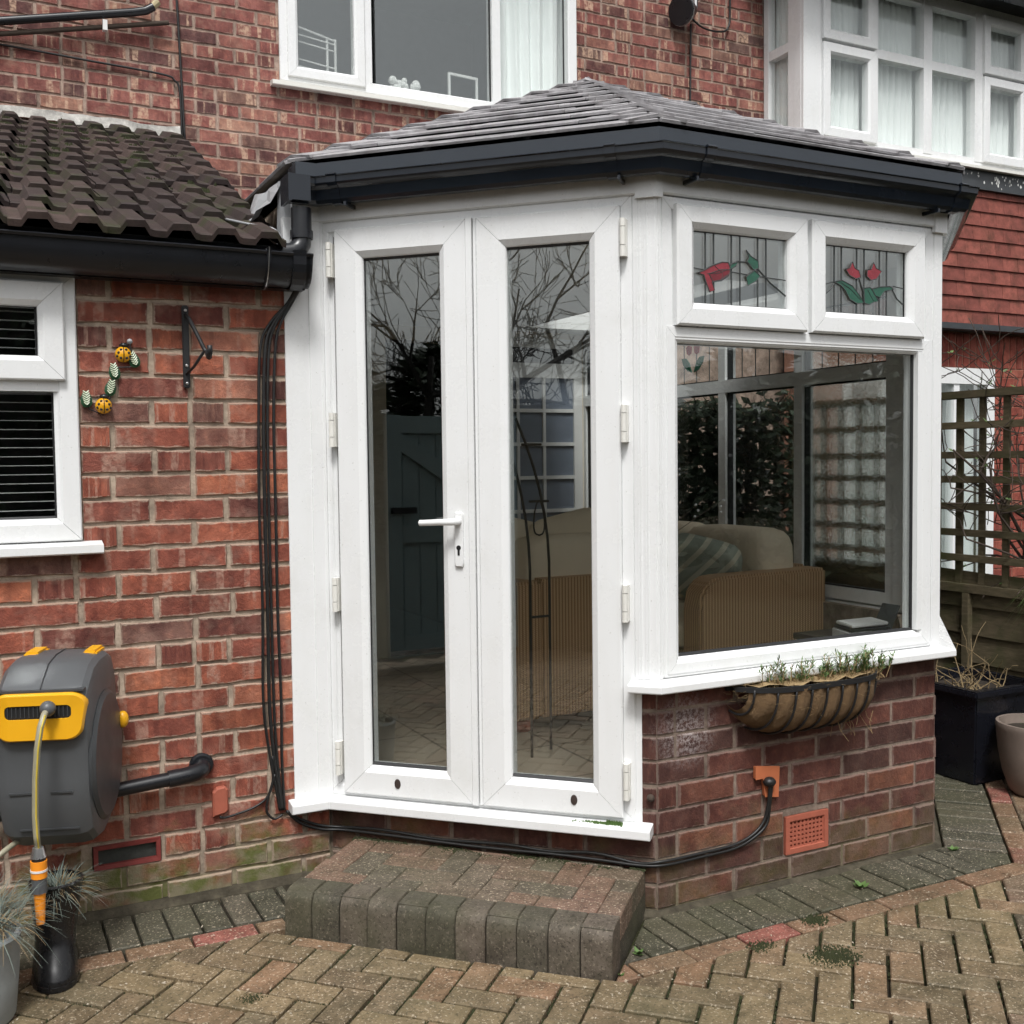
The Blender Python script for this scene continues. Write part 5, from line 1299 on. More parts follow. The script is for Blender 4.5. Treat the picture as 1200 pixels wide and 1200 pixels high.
# ground floor window frame
b = B(); mitred(b, F_nb, NW[0], NW[1], NW[2], NW[3], [(0, -.08), (0, .01), (.075, .01), (.085, -.01), (.085, -.08)]); b.box((5.55, -.02, 1.90), (7.10, .012, 2.015), W=F_nb); b.box((6.28, -.07, .38), (6.42, .006, 1.93), W=F_nb); b.box((5.92, -.07, .38), (5.98, .004, 1.93), W=F_nb)
b.box((6.66, -.07, .38), (6.72, .004, 1.93), W=F_nb); nw2 = b.build('window', 'upvc', nbh)
pane(F_nb, nw2, 6.42, 6.66, .39, 1.90, -.02, gas=False); pane(F_nb, nw2, 5.63, 5.92, .39, 1.90, -.02, gas=False); pane(F_nb, nw2, 5.98, 6.28, .39, 1.90, -.02, gas=False); pane(F_nb, nw2, 6.72, 7.02, .39, 1.90, -.02, gas=False)
b = B(); b.box((5.5, 5.96, .2), (7.1, 5.98, 2.1)); b.build('window_back', 'grey_wall', nbh)
curtain(5.6, 7.05, 5.88, .3, 2.0, 14, .02, 'pale vertical curtain behind the neighbour window beyond the trellis', seed=16)

# ------------------------------------------------------------------ boundary fence with trellis
fe = thing('fence', 'mossy brown boarded fence with square trellis on top at the right', 'fence', (4.05, 3.2, 0))
FX = 4.05; jr = random.Random(3)
z = .05; k = 0
while z < .70:
    b = B(); n = 12; vs = []
    for i in range(n+1):
        y = 1.9+4.0*i/n; w1 = jr.uniform(-.010, .010); w0 = jr.uniform(-.006, .006)
        vs += [(FX-.014, y, z+w0), (FX+.002, y, z+.155+w1), (FX+.010, y, z+.155+w1), (FX-.004, y, z+w0)]
    fs = [(4*i+a, 4*i+(a+1) % 4, 4*i+4+(a+1) % 4, 4*i+4+a) for i in range(n) for a in range(4)]+[(0, 1, 2, 3), (4*n+3, 4*n+2, 4*n+1, 4*n)]
    b.add(vs, fs); b.build('board', 'fence', fe); z += .125
for y in (2.15, 2.75, 3.385, 4.0, 4.6, 5.2, 5.8):
    b = B(); b.box((FX-.040, y-.018, .0), (FX-.010, y+.018, .735)); b.build('batten', 'fence', fe, bevel=.002)
b = B(); b.box((FX-.035, 1.9, .735), (FX+.02, 5.9, .775)); b.build('capping', 'fence', fe, bevel=.003)
b = B(); b.box((FX-.035, 1.9, 1.615), (FX+.01, 5.9, 1.65)); b.build('top_rail', 'fence', fe, bevel=.003)
for z in (.893, 1.008, 1.127, 1.2495, 1.360, 1.494):
    b = B(); b.box((FX-.032, 1.9, z-.016), (FX-.013, 5.9, z+.016)); b.build('rail', 'fence', fe, bevel=.002)
y = 1.95
while y < 5.9:
    b = B(); b.box((FX-.012, y-.016+jr.uniform(-.004, .004), .775), (FX+.006, y+.016, 1.615)); b.build('lath', 'fence', fe, bevel=.002); y += .125

# ------------------------------------------------------------------ bare climbing shrub on the fence
def grow(b, p, d, L, r, depth, rr, leaves=None, wig=.35, kids=(2, 4), up=.05, k=4, seg=6, rmin=.0012, zmax=99, xmin=-99):
    pts = [p.copy()]; rs = [r]; dd = d.copy()
    for i in range(seg):
        dd = (dd+Vector((rr.gauss(0, wig), rr.gauss(0, wig), rr.gauss(0, wig)+up))*.5).normalized()
        if p.z > zmax and dd.z > 0: dd.z *= -.4; dd.normalize()
        if p.x < xmin: dd.x = abs(dd.x)+.15; dd.normalize()
        if xmin > 0 and p.x > 4.25: dd.x = -abs(dd.x); dd.normalize()
        p = p+dd*(L/seg); pts.append(p.copy()); rs.append(max(rmin, r*(1-.65*(i+1)/seg)))
    b.tube(pts, rs, k, cap=False)
    if leaves is not None and depth <= 1:
        for q in pts[2:]:
            if rr.random() < .25: leaves.append((q, dd.copy()))
    if depth > 0:
        for i in range(rr.randint(*kids)):
            t = rr.randint(max(1, seg//3), seg); nd = (dd+Vector((rr.gauss(0, .7), rr.gauss(0, .7), rr.gauss(0, .7)))).normalized()
            grow(b, pts[t], nd, L*rr.uniform(.5, .8), rs[t]*.75, depth-1, rr, leaves, wig, kids, up, k, seg, rmin, zmax, xmin)
cl = thing('climbing_shrub', 'bare twiggy climbing shrub tangled over the trellis fence', 'shrub', (4.1, 3.0, 0))
b = B(); rr = random.Random(31); lv = []
for (y0, dy, dz, L, rad) in ((3.0, .1, 1.0, 1.1, .013), (2.6, .8, .75, 1.1, .012), (2.55, .5, 1.0, 1.0, .014), (2.70, .75, .8, 1.1, .013), (2.5, .9, .9, .9, .011), (3.1, .2, 1, 1.0, .012), (2.75, .35, 1.1, 1.1, .012), (2.9, .6, .7, .8, .010)):
    grow(b, Vector((4.10, y0, rr.uniform(.4, 1.1))), Vector((-.05, dy, dz)).normalized(), L*1.0, rad, 3, rr, lv, .36, (2, 4), .02, 5, 7, .0021, 2.05, 3.93)
b.build('stem', 'bark', cl, recalc=False)
b = B()
for q, d in lv:
    if rr.random() < .55:
        for _ in range(2):
            s = rr.uniform(.008, .018); e = Vector((rr.gauss(0, 1), rr.gauss(0, 1), rr.gauss(0, 1))).normalized(); f = e.orthogonal().normalized(); b.add([q, q+e*s+f*s*.4, q+e*s*2, q+e*s-f*s*.4], [(0, 1, 2, 3)])
b.build('leaves', 'leaf', cl, recalc=False)
# trailing evergreen at the right edge
def tuft(b, c, n, L, rr, up=.6, wd=.0025, droop=.5, spread=1.0, scat=.15):
    for i in range(n):
        a = rr.random()*6.283; e = rr.uniform(.15, 1)*spread; d = Vector((math.cos(a)*e, math.sin(a)*e, up*rr.uniform(.5, 1.3))).normalized(); l = L*rr.uniform(.5, 1.15)
        s = Vector((-math.sin(a), math.cos(a), 0))*wd; p = Vector(c)+Vector((math.cos(a), math.sin(a), 0))*rr.random()*L*scat; d = (d+Vector((rr.gauss(0, .35), rr.gauss(0, .35), rr.gauss(0, .3)))).normalized(); vs = []
        for k in range(4):
            t = k/3; q = p+d*l*t+Vector((0, 0, -droop*l*t*t)); w_ = 1-t*.85; vs += [q-s*w_, q+s*w_]
        b.add(vs, [(0, 1, 3, 2), (2, 3, 5, 4), (4, 5, 7, 6)])
tr_ = thing('trailing_plant', 'trailing green plant hanging on the fence at the right edge', 'plant', (3.95, 2.86, .9))
b = B(); rr = random.Random(2)
for i in range(14): tuft(b, (3.95+rr.uniform(-.05, .05), 2.86+rr.uniform(-.08, .10), .83+rr.uniform(-.06, .08)), 16, .16, rr, .25, .0028, .9)
b.build('foliage', 'leaf', tr_, recalc=False)

sh = thing('evergreen_shrub', 'dark evergreen shrub along the fence outside the side windows', 'shrub', (3.88, 4.7, 0)); b = B(); rr = random.Random(77)
for i in range(9500):
    y = rr.uniform(4.45, 5.8); z = rr.uniform(.1, 1.70+.18*noise.noise(Vector((y*2.2, 0, 7)))); x = 3.90+rr.uniform(-.13, .10); s = rr.uniform(.02, .05); e = Vector((rr.gauss(0, 1), rr.gauss(0, 1), rr.gauss(0, 1))).normalized(); f = e.orthogonal().normalized(); p = Vector((x, y, z)); b.add([p, p+e*s+f*s*.45, p+e*s*2, p+e*s-f*s*.45], [(0, 1, 2, 3)])
b.build('foliage', 'leaf_dark', sh, recalc=False)
for y in (4.2, 4.8, 5.4):
    b = B(); b.tube([(3.9, y, 0), (3.9, y+.05, .8), (3.88, y, 1.4)], [.025, .018, .006], 6); b.build('stem', 'bark', sh)

# ------------------------------------------------------------------ planters at the right
pt = thing('square_planter', 'large square black glazed planter by the fence', 'planter', (3.82, 3.2, 0))
def tap(b, cx, cy, z0, z1, h0, h1, th):
    vs = []; 
    for z, h in ((z0, h0), (z1-.03, h1), (z1-.03, h1+.012), (z1, h1+.012), (z1, h1-th), (z1-.07, h1-th)):
        vs += [(cx-h, cy-h, z), (cx+h, cy-h, z), (cx+h, cy+h, z), (cx-h, cy+h, z)]
    b.add(vs, [(4*i+a, 4*i+(a+1) % 4, 4*i+4+(a+1) % 4, 4*i+4+a) for i in range(5) for a in range(4)]+[(3, 2, 1, 0)])
b = B(); tap(b, 3.815, 3.19, 0, .40, .165, .20, .03); pb = b.build('body', 'glaze_black', pt, bevel=.006)
b = B(); b.box((3.63, 3.00, .33), (4.0, 3.38, .36)); b.build('soil', 'soil', pt)
dp_ = thing('dead_stems', 'dry dead stems in the square black planter', 'plant', (3.79, 3.17, .335))
b = B(); rr = random.Random(8)
for i in range(26): grow(b, Vector((3.80+rr.uniform(-.13, .13), 3.15+rr.uniform(-.13, .13), .36)), Vector((rr.gauss(0, .5), rr.gauss(0, .5), .9)).normalized(), rr.uniform(.10, .24), .003, 1, rr, None, .5, (0, 2), -.06, 4, 4, .001)
b.build('stem', 'dry_grass', dp_, recalc=False)
pr = thing('round_pot', 'rounded brown stone-effect pot at the right edge', 'pot', (3.73, 2.83, 0))
b = B(); b.lathe((3.775, 2.835, 0), [(.080, 0), (.10, .02), (.125, .09), (.142, .18), (.150, .265), (.153, .28), (.150, .292), (.138, .292), (.134, .27), (.13, .25)], 36); b.build('body', 'pot_brown', pr, smooth=True, angle=50)
b = B(); b.lathe((3.775, 2.835, .245), [(.128, 0), (.128, .012)], 24); b.build('soil', 'soil', pr)
b = B(); rr = random.Random(6); tuft(b, (3.775, 2.835, .26), 60, .09, rr, .4, .003, .3, 1.4); o = b.build('pot_seedlings', 'leaf', None, recalc=False); tag(o, 'low green seedlings in the rounded brown pot', 'plant')

# ------------------------------------------------------------------ hayrack basket below the front window
hk = thing('trough_basket', 'coir-lined black iron trough basket fixed below the front window', 'hanging planter', (2.36, 2.57, .6))
BX0, BX1, BZ, BD, BH_ = 2.065, 2.645, .655, .135, .165
def bask(t, a, s=1.0):
    """t along 0..1, a 0 (back top) .. 1 (front top): half-basin"""
    e = 1-abs(2*t-1)**4.5; x = BX0+(BX1-BX0)*t; ang = math.pi*a/2+0
    dep = BD*(.30+.70*e)*s; hh = BH_*(.35+.65*e)*s
    y = 2.628-dep*math.sin(a*math.pi/2)**.8; z = BZ-hh*math.cos(a*math.pi/2)**.9
    return Vector((x, y, z))
b = B(); N, K = 64, 10; vs = []; rr = random.Random(3)
for i in range(N+1):
    t = i/N
    for k in range(K+1):
        a = k/K; bulge = 1+.10*abs(math.sin((t-.02)/.96*math.pi*9))*math.sin(a*math.pi*.5)**.5; p = bask(min(1, max(0, t+.05*math.sin(a*1.5))), a, .93*bulge); nz = noise.noise(p*38)*.005; vs.append(p+Vector((rr.gauss(0, .001), -nz+rr.gauss(0, .0015), rr.gauss(0, .001)-nz)))
b.add(vs, [(i*(K+1)+k, (i+1)*(K+1)+k, (i+1)*(K+1)+k+1, i*(K+1)+k+1) for i in range(N) for k in range(K)])
b.build('coir_liner', 'coir', hk, smooth=True, recalc=False)
b = B(); b.add([bask(i/20, 1, .9)+Vector((0, .004, .008+rr.uniform(-.006, .008))) for i in range(21)]+[Vector((BX0+(BX1-BX0)*i/20, 2.625, BZ+.004+rr.uniform(-.004, .010))) for i in range(21)], [(i, i+1, 22+i, 21+i) for i in range(20)]); b.build('compost', 'straw', hk, recalc=False)
for i in range(10):
    t = .02+.96*i/9; b = B(); pts = [bask(t+.05*math.sin(a*1.5), a, 1.0) for a in [k/10 for k in range(11)]]; b.tube(pts, .004, 6); b.build('bar', 'black_iron', hk, smooth=True)
b = B(); nr = 40; top = [bask(i/nr, 1, 1.0) for i in range(nr+1)]
vs = []
for p in top: vs += [p+Vector((0, -.004, -.008)), p+Vector((0, -.004, .008)), p+Vector((0, .003, .008)), p+Vector((0, .003, -.008))]
b.add(vs, [(4*i+a, 4*i+(a+1) % 4, 4*i+4+(a+1) % 4, 4*i+4+a) for i in range(nr) for a in range(4)]); b.build('rim', 'black_iron', hk)
b = B(); b.box((BX0-.004, 2.620, BZ-.012), (BX1+.004, 2.630, BZ+.012)); b.build('back_rail', 'black_iron', hk)
b = B(); rr = random.Random(17)
for i in range(800):
    t = rr.random(); p = bask(t, rr.uniform(.6, 1), .98)+Vector((0, rr.uniform(-.006, .06), rr.uniform(-.002, .026))); d = Vector((rr.gauss(0, 1), rr.gauss(0, .5), rr.gauss(0, .45))).normalized()*rr.uniform(.012, .035); s = Vector((0, 0, .0007)); b.add([p, p+d, p+d+s, p+s], [(0, 1, 2, 3)])
for i in range(12):
    p = Vector((2.50+rr.gauss(0, .06), 2.56+rr.uniform(-.02, .03), .53)); q = p+Vector((rr.gauss(.0, .03), -.01, -rr.uniform(.02, .08))); b.tube([p, (p+q)/2+Vector((rr.gauss(0, .01), 0, 0)), q], .0008, 3)
o = b.build('straw_fringe', 'straw', hk, recalc=False); o['kind'] = 'stuff'
for i, (x, s, n, lb) in enumerate(((2.20, 1.15, 16, 'leggy green shoots at the left end of the trough basket'), (2.31, .9, 14, 'short mixed shoots left of the middle of the trough basket'), (2.42, 1.1, 16, 'pale green shoots in the middle of the trough basket'), (2.50, 1.15, 17, 'tall green shoots right of the middle of the trough basket'), (2.585, 1.05, 18, 'dense bright green tuft at the right end of the trough basket'))):
    pl_ = thing('basket_plant', lb, 'plant', (x, 2.555, .64)); b = B(); g_ = B()
    for k in range(n):
        p = Vector((x+rr.gauss(0, .028), 2.555+rr.uniform(-.03, .03), .638)); h = rr.uniform(.05, .095)*s; lean = Vector((rr.gauss(0, .25), rr.gauss(0, .2), 1)).normalized(); b.tube([p, p+lean*h], .0013, 4)
        for q in range(16 if i != 4 else 30):
            c = p+lean*h*rr.uniform(.35, 1); a = rr.random()*6.28; d = Vector((math.cos(a), math.sin(a), rr.uniform(.4, 1.3))).normalized(); l = rr.uniform(.014, .028); s_ = Vector((-math.sin(a), math.cos(a), 0))*.0022; g_.add([c, c+d*l*.5+s_, c+d*l, c+d*l*.5-s_], [(0, 1, 2, 3)])
    for k in range(26): p = Vector((x+rr.gauss(0, .035), 2.55+rr.uniform(-.03, .03), .645)); b.tube([p, p+Vector((rr.gauss(0, .02), rr.gauss(0, .015), rr.uniform(.02, .055)))], .001, 3)
    b.build('stem', 'straw', pl_, recalc=False); g_.build('leaves', 'leaf', pl_, recalc=False)

# ------------------------------------------------------------------ cable outlet and cables on the plinth
so_ = thing('cable_outlet', 'terracotta plastic cable cover with black cable on the plinth below the basket', 'cable cover', (2.22, 2.63, .33))
b = B(); b.prism([(2.175, .352), (2.205, .352), (2.212, .292), (2.262, .285), (2.266, .378), (2.175, .390)][::-1], 0, .014, W=lambda x, y, z: (x, 2.632-z, y), cham=.003); b.build('plate', 'orange_plastic', so_)
b = B(); b.sphere((2.222, 2.612, .338), .020, 10, 7, (1.1, 1.0, .8)); b.build('grommet', 'cable', so_, smooth=True)
for i, dz in enumerate((0, .012)):
    n_ = .012+.003*i
    pts = [(2.220+.008*i, 2.606, .335), (2.218+.006*i, 2.612, .27), (2.205+.01*i, 2.617, .215-dz), (2.165, 2.62, .178-dz), (2.09, 2.622, .156-dz), (1.95, 2.622, .152-dz), (XC+.012, YC-.012, .152-dz)]
    for u, z in ((-.06, .147), (-.19, .158), (-.33, .152), (-.47, .158), (-.60, .152), (-.72, .156), (-.9, .160), (-1.04, .162)):
        q = F_door(u, n_, z-dz+.004*math.sin(u*20+i*2)); pts.append(tuple(q))
    pts += [(1.0, 3.385, .168-dz), (.93, 3.385, .20-dz), (.885, 3.385, .235)]
    cable(pts, .0052, 'plinth_cable', ('upper' if i == 0 else 'lower')+' black cable running along the plinth from the terracotta cover to the left wall')
b = B(); b.lathe((0, 0, 0), [(.0001, 0), (.010, 0), (.012, .006), (.008, .018), (.0001, .02)], 12, W=lambda x, y, z: F_door(-.018+x, .004+z, .345+y)); o = b.build('wall_plug', 'bark', None, smooth=True); tag(o, 'small brown knob on the brick corner beside the right door', 'wall plug')
# vertical cable bundle on the extension wall
for i, (dx, top, end, lb) in enumerate(((-.028, .02, -.01, 'leftmost'), (-.012, .012, .0, 'second'), (.0, .005, .01, 'third'), (.020, -.004, .02, 'rightmost'))):
    pts = [(.945+dx*.2, 3.345-.004*i, 1.905), (.925+dx*.3, 3.375, 1.86), (.885+dx*.7, 3.385, 1.80), (.862+dx, 3.388, 1.72), (.852+dx, 3.388, 1.5), (.850+dx*1.1, 3.388, 1.2), (.851+dx, 3.388, .9), (.852+dx*1.2, 3.388, .6), (.858+dx*.8, 3.388, .42), (.866+dx*.5, 3.387, .32), (.872+dx*.3, 3.386, .24)]
    cable(pts, .0048 if i != 1 else .006, 'wall_cable', lb+' black cable of the bundle running down the wall beside the cover panel')
cable([(.845, 3.388, .42), (.842, 3.388, .33), (.82, 3.388, .285), (.78, 3.388, .262), (.73, 3.388, .25), (.69, 3.385, .245), (.672, 3.382, .25)], .004, 'wall_cable', 'thin black cable curving from the bundle to the small terracotta cover')
cable([(.85, 3.387, .36), (.825, 3.386, .28), (.822, 3.386, .24), (.845, 3.386, .215), (.872, 3.386, .225)], .004, 'wall_cable', 'black cable loop at the foot of the cable bundle')
b = B(); b.prism([(.652, .252), (.690, .258), (.700, .268), (.700, .335), (.690, .345), (.665, .342), (.652, .33)], 0, .02, W=lambda x, y, z: (x, 3.401-z, y), cham=.005); o = b.build('cable_cover', 'terracotta', None); tag(o, 'small rounded terracotta cable cover low on the left brick wall', 'cable cover')

# ------------------------------------------------------------------ waste pipe on the extension wall
wp_ = thing('waste_pipe', 'black waste pipe with elbow running behind the hose reel into the wall', 'pipe', (.3, 3.36, .39))
b = B(); b.tube([(-1.0, 3.352, .31), (.05, 3.352, .368), (.575, 3.352, .406)], .0215, 14); b.build('pipe', 'black_plastic', wp_, smooth=True, angle=50)
b = B(); b.tube([(.545, 3.352, .404), (.572, 3.352, .406), (.598, 3.355, .41), (.618, 3.365, .415), (.622, 3.385, .418), (.622, 3.405, .418)], .0255, 14); b.build('elbow', 'black_plastic', wp_, smooth=True, angle=50)
b = B(); b.tube([(.515, 3.352, .4015), (.548, 3.352, .404)], .0262, 14); b.build('collar', 'black_plastic', wp_, smooth=True, angle=50)
b = B(); b.lathe((0, 0, 0), [(.0001, 0), (.038, 0), (.036, .006), (.03, .008), (.0001, .008)], 18, W=lambda x, y, z: (.622+x, 3.399-z, .420+y)); b.build('flange', 'black_plastic', wp_)

# ------------------------------------------------------------------ wall ornament with two ladybirds
ld = thing('ladybird_ornament', 'metal wall ornament of two yellow ladybirds and striped leaves', 'wall ornament', (.40, 3.39, 1.6))
Fo = lambda x, n, z: Vector((x, 3.396-n, z))
def dome(cx, cz, rx, rz, h, n0, mat, nm, k=18, rot=0):
    b = B(); vs = []
    for i in range(6):
        t = i/5*math.pi/2
        for j in range(k):
            a = 2*math.pi*j/k; x = rx*math.cos(t)*math.cos(a); z = rz*math.cos(t)*math.sin(a); x, z = x*math.cos(rot)-z*math.sin(rot), x*math.sin(rot)+z*math.cos(rot); vs.append(Fo(cx+x, n0+h*math.sin(t), cz+z))
    b.add(vs, [(i*k+j, i*k+(j+1) % k, (i+1)*k+(j+1) % k, (i+1)*k+j) for i in range(5) for j in range(k)]); return b.build(nm, mat, ld, smooth=True)
for cx, cz in ((.424, 1.688), (.365, 1.535)):
    bd_ = dome(cx, cz, .0235, .0235, .016, .010, 'lady_yellow', 'ladybird_body'); dome(cx+.003, cz+.027, .014, .009, .012, .008, 'lady_black', 'ladybird_head', 12)
    b = B(); b.tube([Fo(cx, .0125+.0155*math.cos(t), cz+.0225*math.sin(t)) for t in [(-1.35+2.7*i/8) for i in range(9)]], .0014, 5); b.build('wing_line', 'lady_black', bd_)
    b = B()
    for dx, dz in ((-.014, .004), (-.008, -.011), (-.007, .013), (.014, .004), (.008, -.011), (.007, .013), (.0175, -.006), (-.0175, -.006)):
        rr_ = math.hypot(dx, dz)/.0235; h = .010+.016*math.sqrt(max(0, 1-rr_*rr_)); b.sphere(Fo(cx+dx, h, cz+dz), .0042, 8, 5, (1, .4, 1))
    b.build('spot', 'lady_black', bd_)
def oleaf(cx, cz, rot, s=1.0):
    b = B(); n = 12; vs = [Fo(cx, .014, cz)]
    for j in range(n):
        a = 2*math.pi*j/n; x = .0145*s*math.cos(a)*(1-.25*math.sin(a)); z = .022*s*math.sin(a); x, z = x*math.cos(rot)-z*math.sin(rot), x*math.sin(rot)+z*math.cos(rot); vs.append(Fo(cx+x, .008, cz+z))
    b.add(vs, [(0, j+1, (j+1) % n+1) for j in range(n)]); lf = b.build('leaf', 'lady_leaf', ld)
    b = B()
    for i in range(6):
        z = (-.015+.006*i)*s
        for sg in (-1, 1):
            e = [(0, z), (sg*.010*s*(1-abs(z)/.024/s*.5), z+.007*s)]; e = [(x*math.cos(rot)-q*math.sin(rot), x*math.sin(rot)+q*math.cos(rot)) for x, q in e]; b.tube([Fo(cx+e[0][0], .0152, cz+e[0][1]), Fo(cx+e[1][0], .0118, cz+e[1][1])], .0016*s, 4)
    b.build('rib', 'lady_rib', lf)
for a in ((.454, 1.674, .35), (.398, 1.637, .15), (.386, 1.588, -.2), (.318, 1.554, .05)): oleaf(*a, s=1.12)
b = B(); b.tube([Fo(.444, .004, 1.725), Fo(.448, .006, 1.70), Fo(.462, .006, 1.68), Fo(.445, .006, 1.652), Fo(.405, .006, 1.65), Fo(.395, .006, 1.61), Fo(.385, .006, 1.56), Fo(.36, .006, 1.51), Fo(.325, .006, 1.525), Fo(.318, .006, 1.55)], .0022, 5); b.build('wire', 'lady_black', ld)
b = B(); b.lathe((0, 0, 0), [(.0001, 0), (.008, 0), (.008, .004), (.0001, .005)], 12, W=lambda x, y, z: Fo(.444+x, z+.002, 1.728+y)); b.build('hanger', 'chrome', ld)

# ------------------------------------------------------------------ iron hanging-basket bracket
br = thing('hanging_bracket', 'black iron hanging basket bracket on the brick wall', 'bracket', (.61, 3.39, 1.7))
b = B(); b.box((.597, 3.385, 1.592), (.617, 3.397, 1.843)); b.build('back_plate', 'black_iron', br, bevel=.003)
b = B(); b.tube([(.607, 3.386, 1.815), (.612, 3.355, 1.80), (.625, 3.30, 1.745), (.635, 3.255, 1.70), (.640, 3.235, 1.685)], .0062, 6); b.build('arm', 'black_iron', br, smooth=True)
b = B(); b.tube([(.640, 3.235, 1.69), (.641, 3.215, 1.672), (.641, 3.20, 1.685), (.640, 3.198, 1.705)], .0085, 6); b.build('hook', 'black_iron', br, smooth=True)
b = B(); b.tube([(.607, 3.385, 1.635), (.618, 3.33, 1.652), (.634, 3.26, 1.69)], .0045, 6); b.build('stay', 'black_iron', br, smooth=True)
for z in (1.606, 1.66, 1.828):
    b = B(); b.sphere((.607, 3.384, z), .005, 8, 5); b.build('screw', 'chrome', br)

# ------------------------------------------------------------------ hose reel
ra = R_(19); RM = Vector((.266, 3.385, -.048)); axa = Vector((-math.sin(ra), -math.cos(ra), 0)); axp = Vector((math.cos(ra), -math.sin(ra), 0))
Wr = lambda a, p, z: RM+axa*a+axp*p*1.12+Vector((0, 0, z))
hr = thing('hose_reel', 'grey and yellow wall-mounted hose reel at the lower left', 'hose reel', (RM.x, RM.y, .3))
OUT = [(.06, .425), (.12, .385), (.20, .368), (.27, .378), (.325, .420), (.355, .50), (.362, .58), (.360, .690), (.372, .722), (.372, .790), (.358, .815), (.335, .832), (.27, .872), (.20, .884), (.10, .884), (.05, .868), (.02, .82), (.01, .70), (.02, .52)]
def slice_(p, s): 
    ca_, cz_ = .19, .63; return [Wr(ca_+(a-ca_)*s, p, cz_+(z-cz_)*s) for a, z in OUT]
b = B(); SL_ = [(-.108, .84), (-.102, .93), (-.090, .975), (-.070, .995), (0, 1.0), (.070, .995), (.090, .975), (.102, .93), (.108, .84)]
k = len(OUT); vs = [q for p, s in SL_ for q in slice_(p, s)]
b.add(vs, [(i*k+j, i*k+(j+1) % k, (i+1)*k+(j+1) % k, (i+1)*k+j) for i in range(len(SL_)-1) for j in range(k)]+[tuple(range(k)), tuple((len(SL_)-1)*k+j for j in range(k))])
b.build('casing', 'reel_grey', hr, smooth=True, angle=24)
b = B(); b.tube([Wr(.352, 0, .822), Wr(.272, 0, .874), Wr(.20, 0, .886), Wr(.10, 0, .886)], .0018, 5); b.build('lid_seam', 'reel_dark', hr)
b = B()
for s in (-1, 1): b.lathe((0, 0, 0), [(.0001, .0), (.15, .0), (.168, .004), (.172, .012), (.160, .020), (.10, .022), (.0001, .024)], 40, W=lambda x, y, z, s=s: Wr(.185+x*.98, s*(.098+z), .60+y*1.05))
b.build('side_disc', 'reel_dark', hr, smooth=True, angle=30)
# lid seam and moulded lines
b = B(); b.box((.340, -.100, .815), (.3660, .100, .8205), W=Wr); b.build('lid_edge', 'reel_dark', hr)
# yellow bezel as a rounded ring round the slot
def rring(hw, hh, r, n=6):
    o = []
    for cx, cz, a0 in ((hw-r, hh-r, 0), (-hw+r, hh-r, 90), (-hw+r, -hh+r, 180), (hw-r, -hh+r, 270)):
        for i in range(n+1): a = R_(a0+90*i/n); o.append((cx+r*math.cos(a), cz+r*math.sin(a)))
    return o
zc = .752; outer = rring(.106, .062, .035); inner = rring(.074, .018, .012)
outer = [(x*(1 if z > 0 else .93), z*(1 if z > 0 else 1.0)) for x, z in outer]
n = len(outer); vs = []
for ring, a, zo in ((outer, .352, 0), (outer, .383, 0), ([(x*.96, z*.93) for x, z in outer], .389, 0), (inner, .387, .014), ([(x*.97, z*.9) for x, z in inner], .362, .014)):
    vs += [Wr(a-.02*(abs(x)/.102)**3, x, zc+z+zo) for x, z in ring]
b = B(); b.add(vs, [(i*n+j, i*n+(j+1) % n, (i+1)*n+(j+1) % n, (i+1)*n+j) for i in range(4) for j in range(n)]); b.build('bezel', 'yellow', hr, smooth=True, angle=35)
b = B(); b.prism([(x*.99, z*.99) for x, z in inner], 0, .004, W=lambda x, z, h: Wr(.3735+h, x, zc+.014+z)); 
b.build('slot', 'gasket', hr)
b = B()
for i in range(15): b.box((.376, -.068+i*.0095, zc+.001), (.380, -.066+i*.0095, zc+.028), W=Wr)
b.build('slot_bristle', 'reel_dark', hr)
for u0, u1 in ((-.075, -.02), (.018, .068)):
    b = B(); b.box((.3585, u0, .545), (.3625, u1, .5495), W=Wr); b.build('moulded_line', 'reel_dark', hr)
b = B(); b.box((.325, -.06, .440), (.337, .075, .4435), W=Wr); b.build('moulded_line', 'reel_dark', hr)
for p0, p1 in ((-.085, -.045), (.055, .090)):
    b = B(); b.box((.07, p0, .868), (.17, p1, .889), W=Wr); b.build('handle_tab', 'yellow', hr, bevel=.006)
b = B(); b.sphere(Wr(.035, .122, .66), .017, 12, 8, (1, 1, 1.5)); b.build('pivot', 'yellow', hr, smooth=True)
b = B(); b.box((-.02, -.05, .45), (.03, .05, .83), W=Wr); b.build('wall_bracket', 'reel_dark', hr)
# hose hanging from the slot
hs_ = thing('garden_hose', 'clear tan hose end hanging from the reel with orange connector and nozzle', 'hose', tuple(Wr(.40, .028, .3)))
b = B(); b.sphere(Wr(.402, .028, .780), .0205, 14, 9); b.build('stopper_ball', 'reel_grey', hs_, smooth=True)
hp = [Wr(.405, .028, .780), Wr(.426, .026, .770), Wr(.446, .022, .742), Wr(.455, .016, .69), Wr(.455, .010, .61), Wr(.455, .007, .52), Wr(.455, .008, .47), Wr(.455, .010, .435)]
b = B(); b.tube(hp, .0082, 10); b.build('tube', 'hose', hs_, smooth=True)
b = B(); b.tube([p+axa*.0066+axp*.004 for p in hp[1:]], .0024, 6); b.build('stripe', 'hose_line', hs_, smooth=True)
c = Wr(.455, .011, 0)+Vector((0, 0, .058))
def ring_(z0, z1, r0, r1, mt, nm, k=16):
    b = B(); b.tube([c+Vector((0, 0, z0)), c+Vector((0, 0, z1))], [r0, r1], k); b.build(nm, mt, hs_, smooth=True, angle=40)
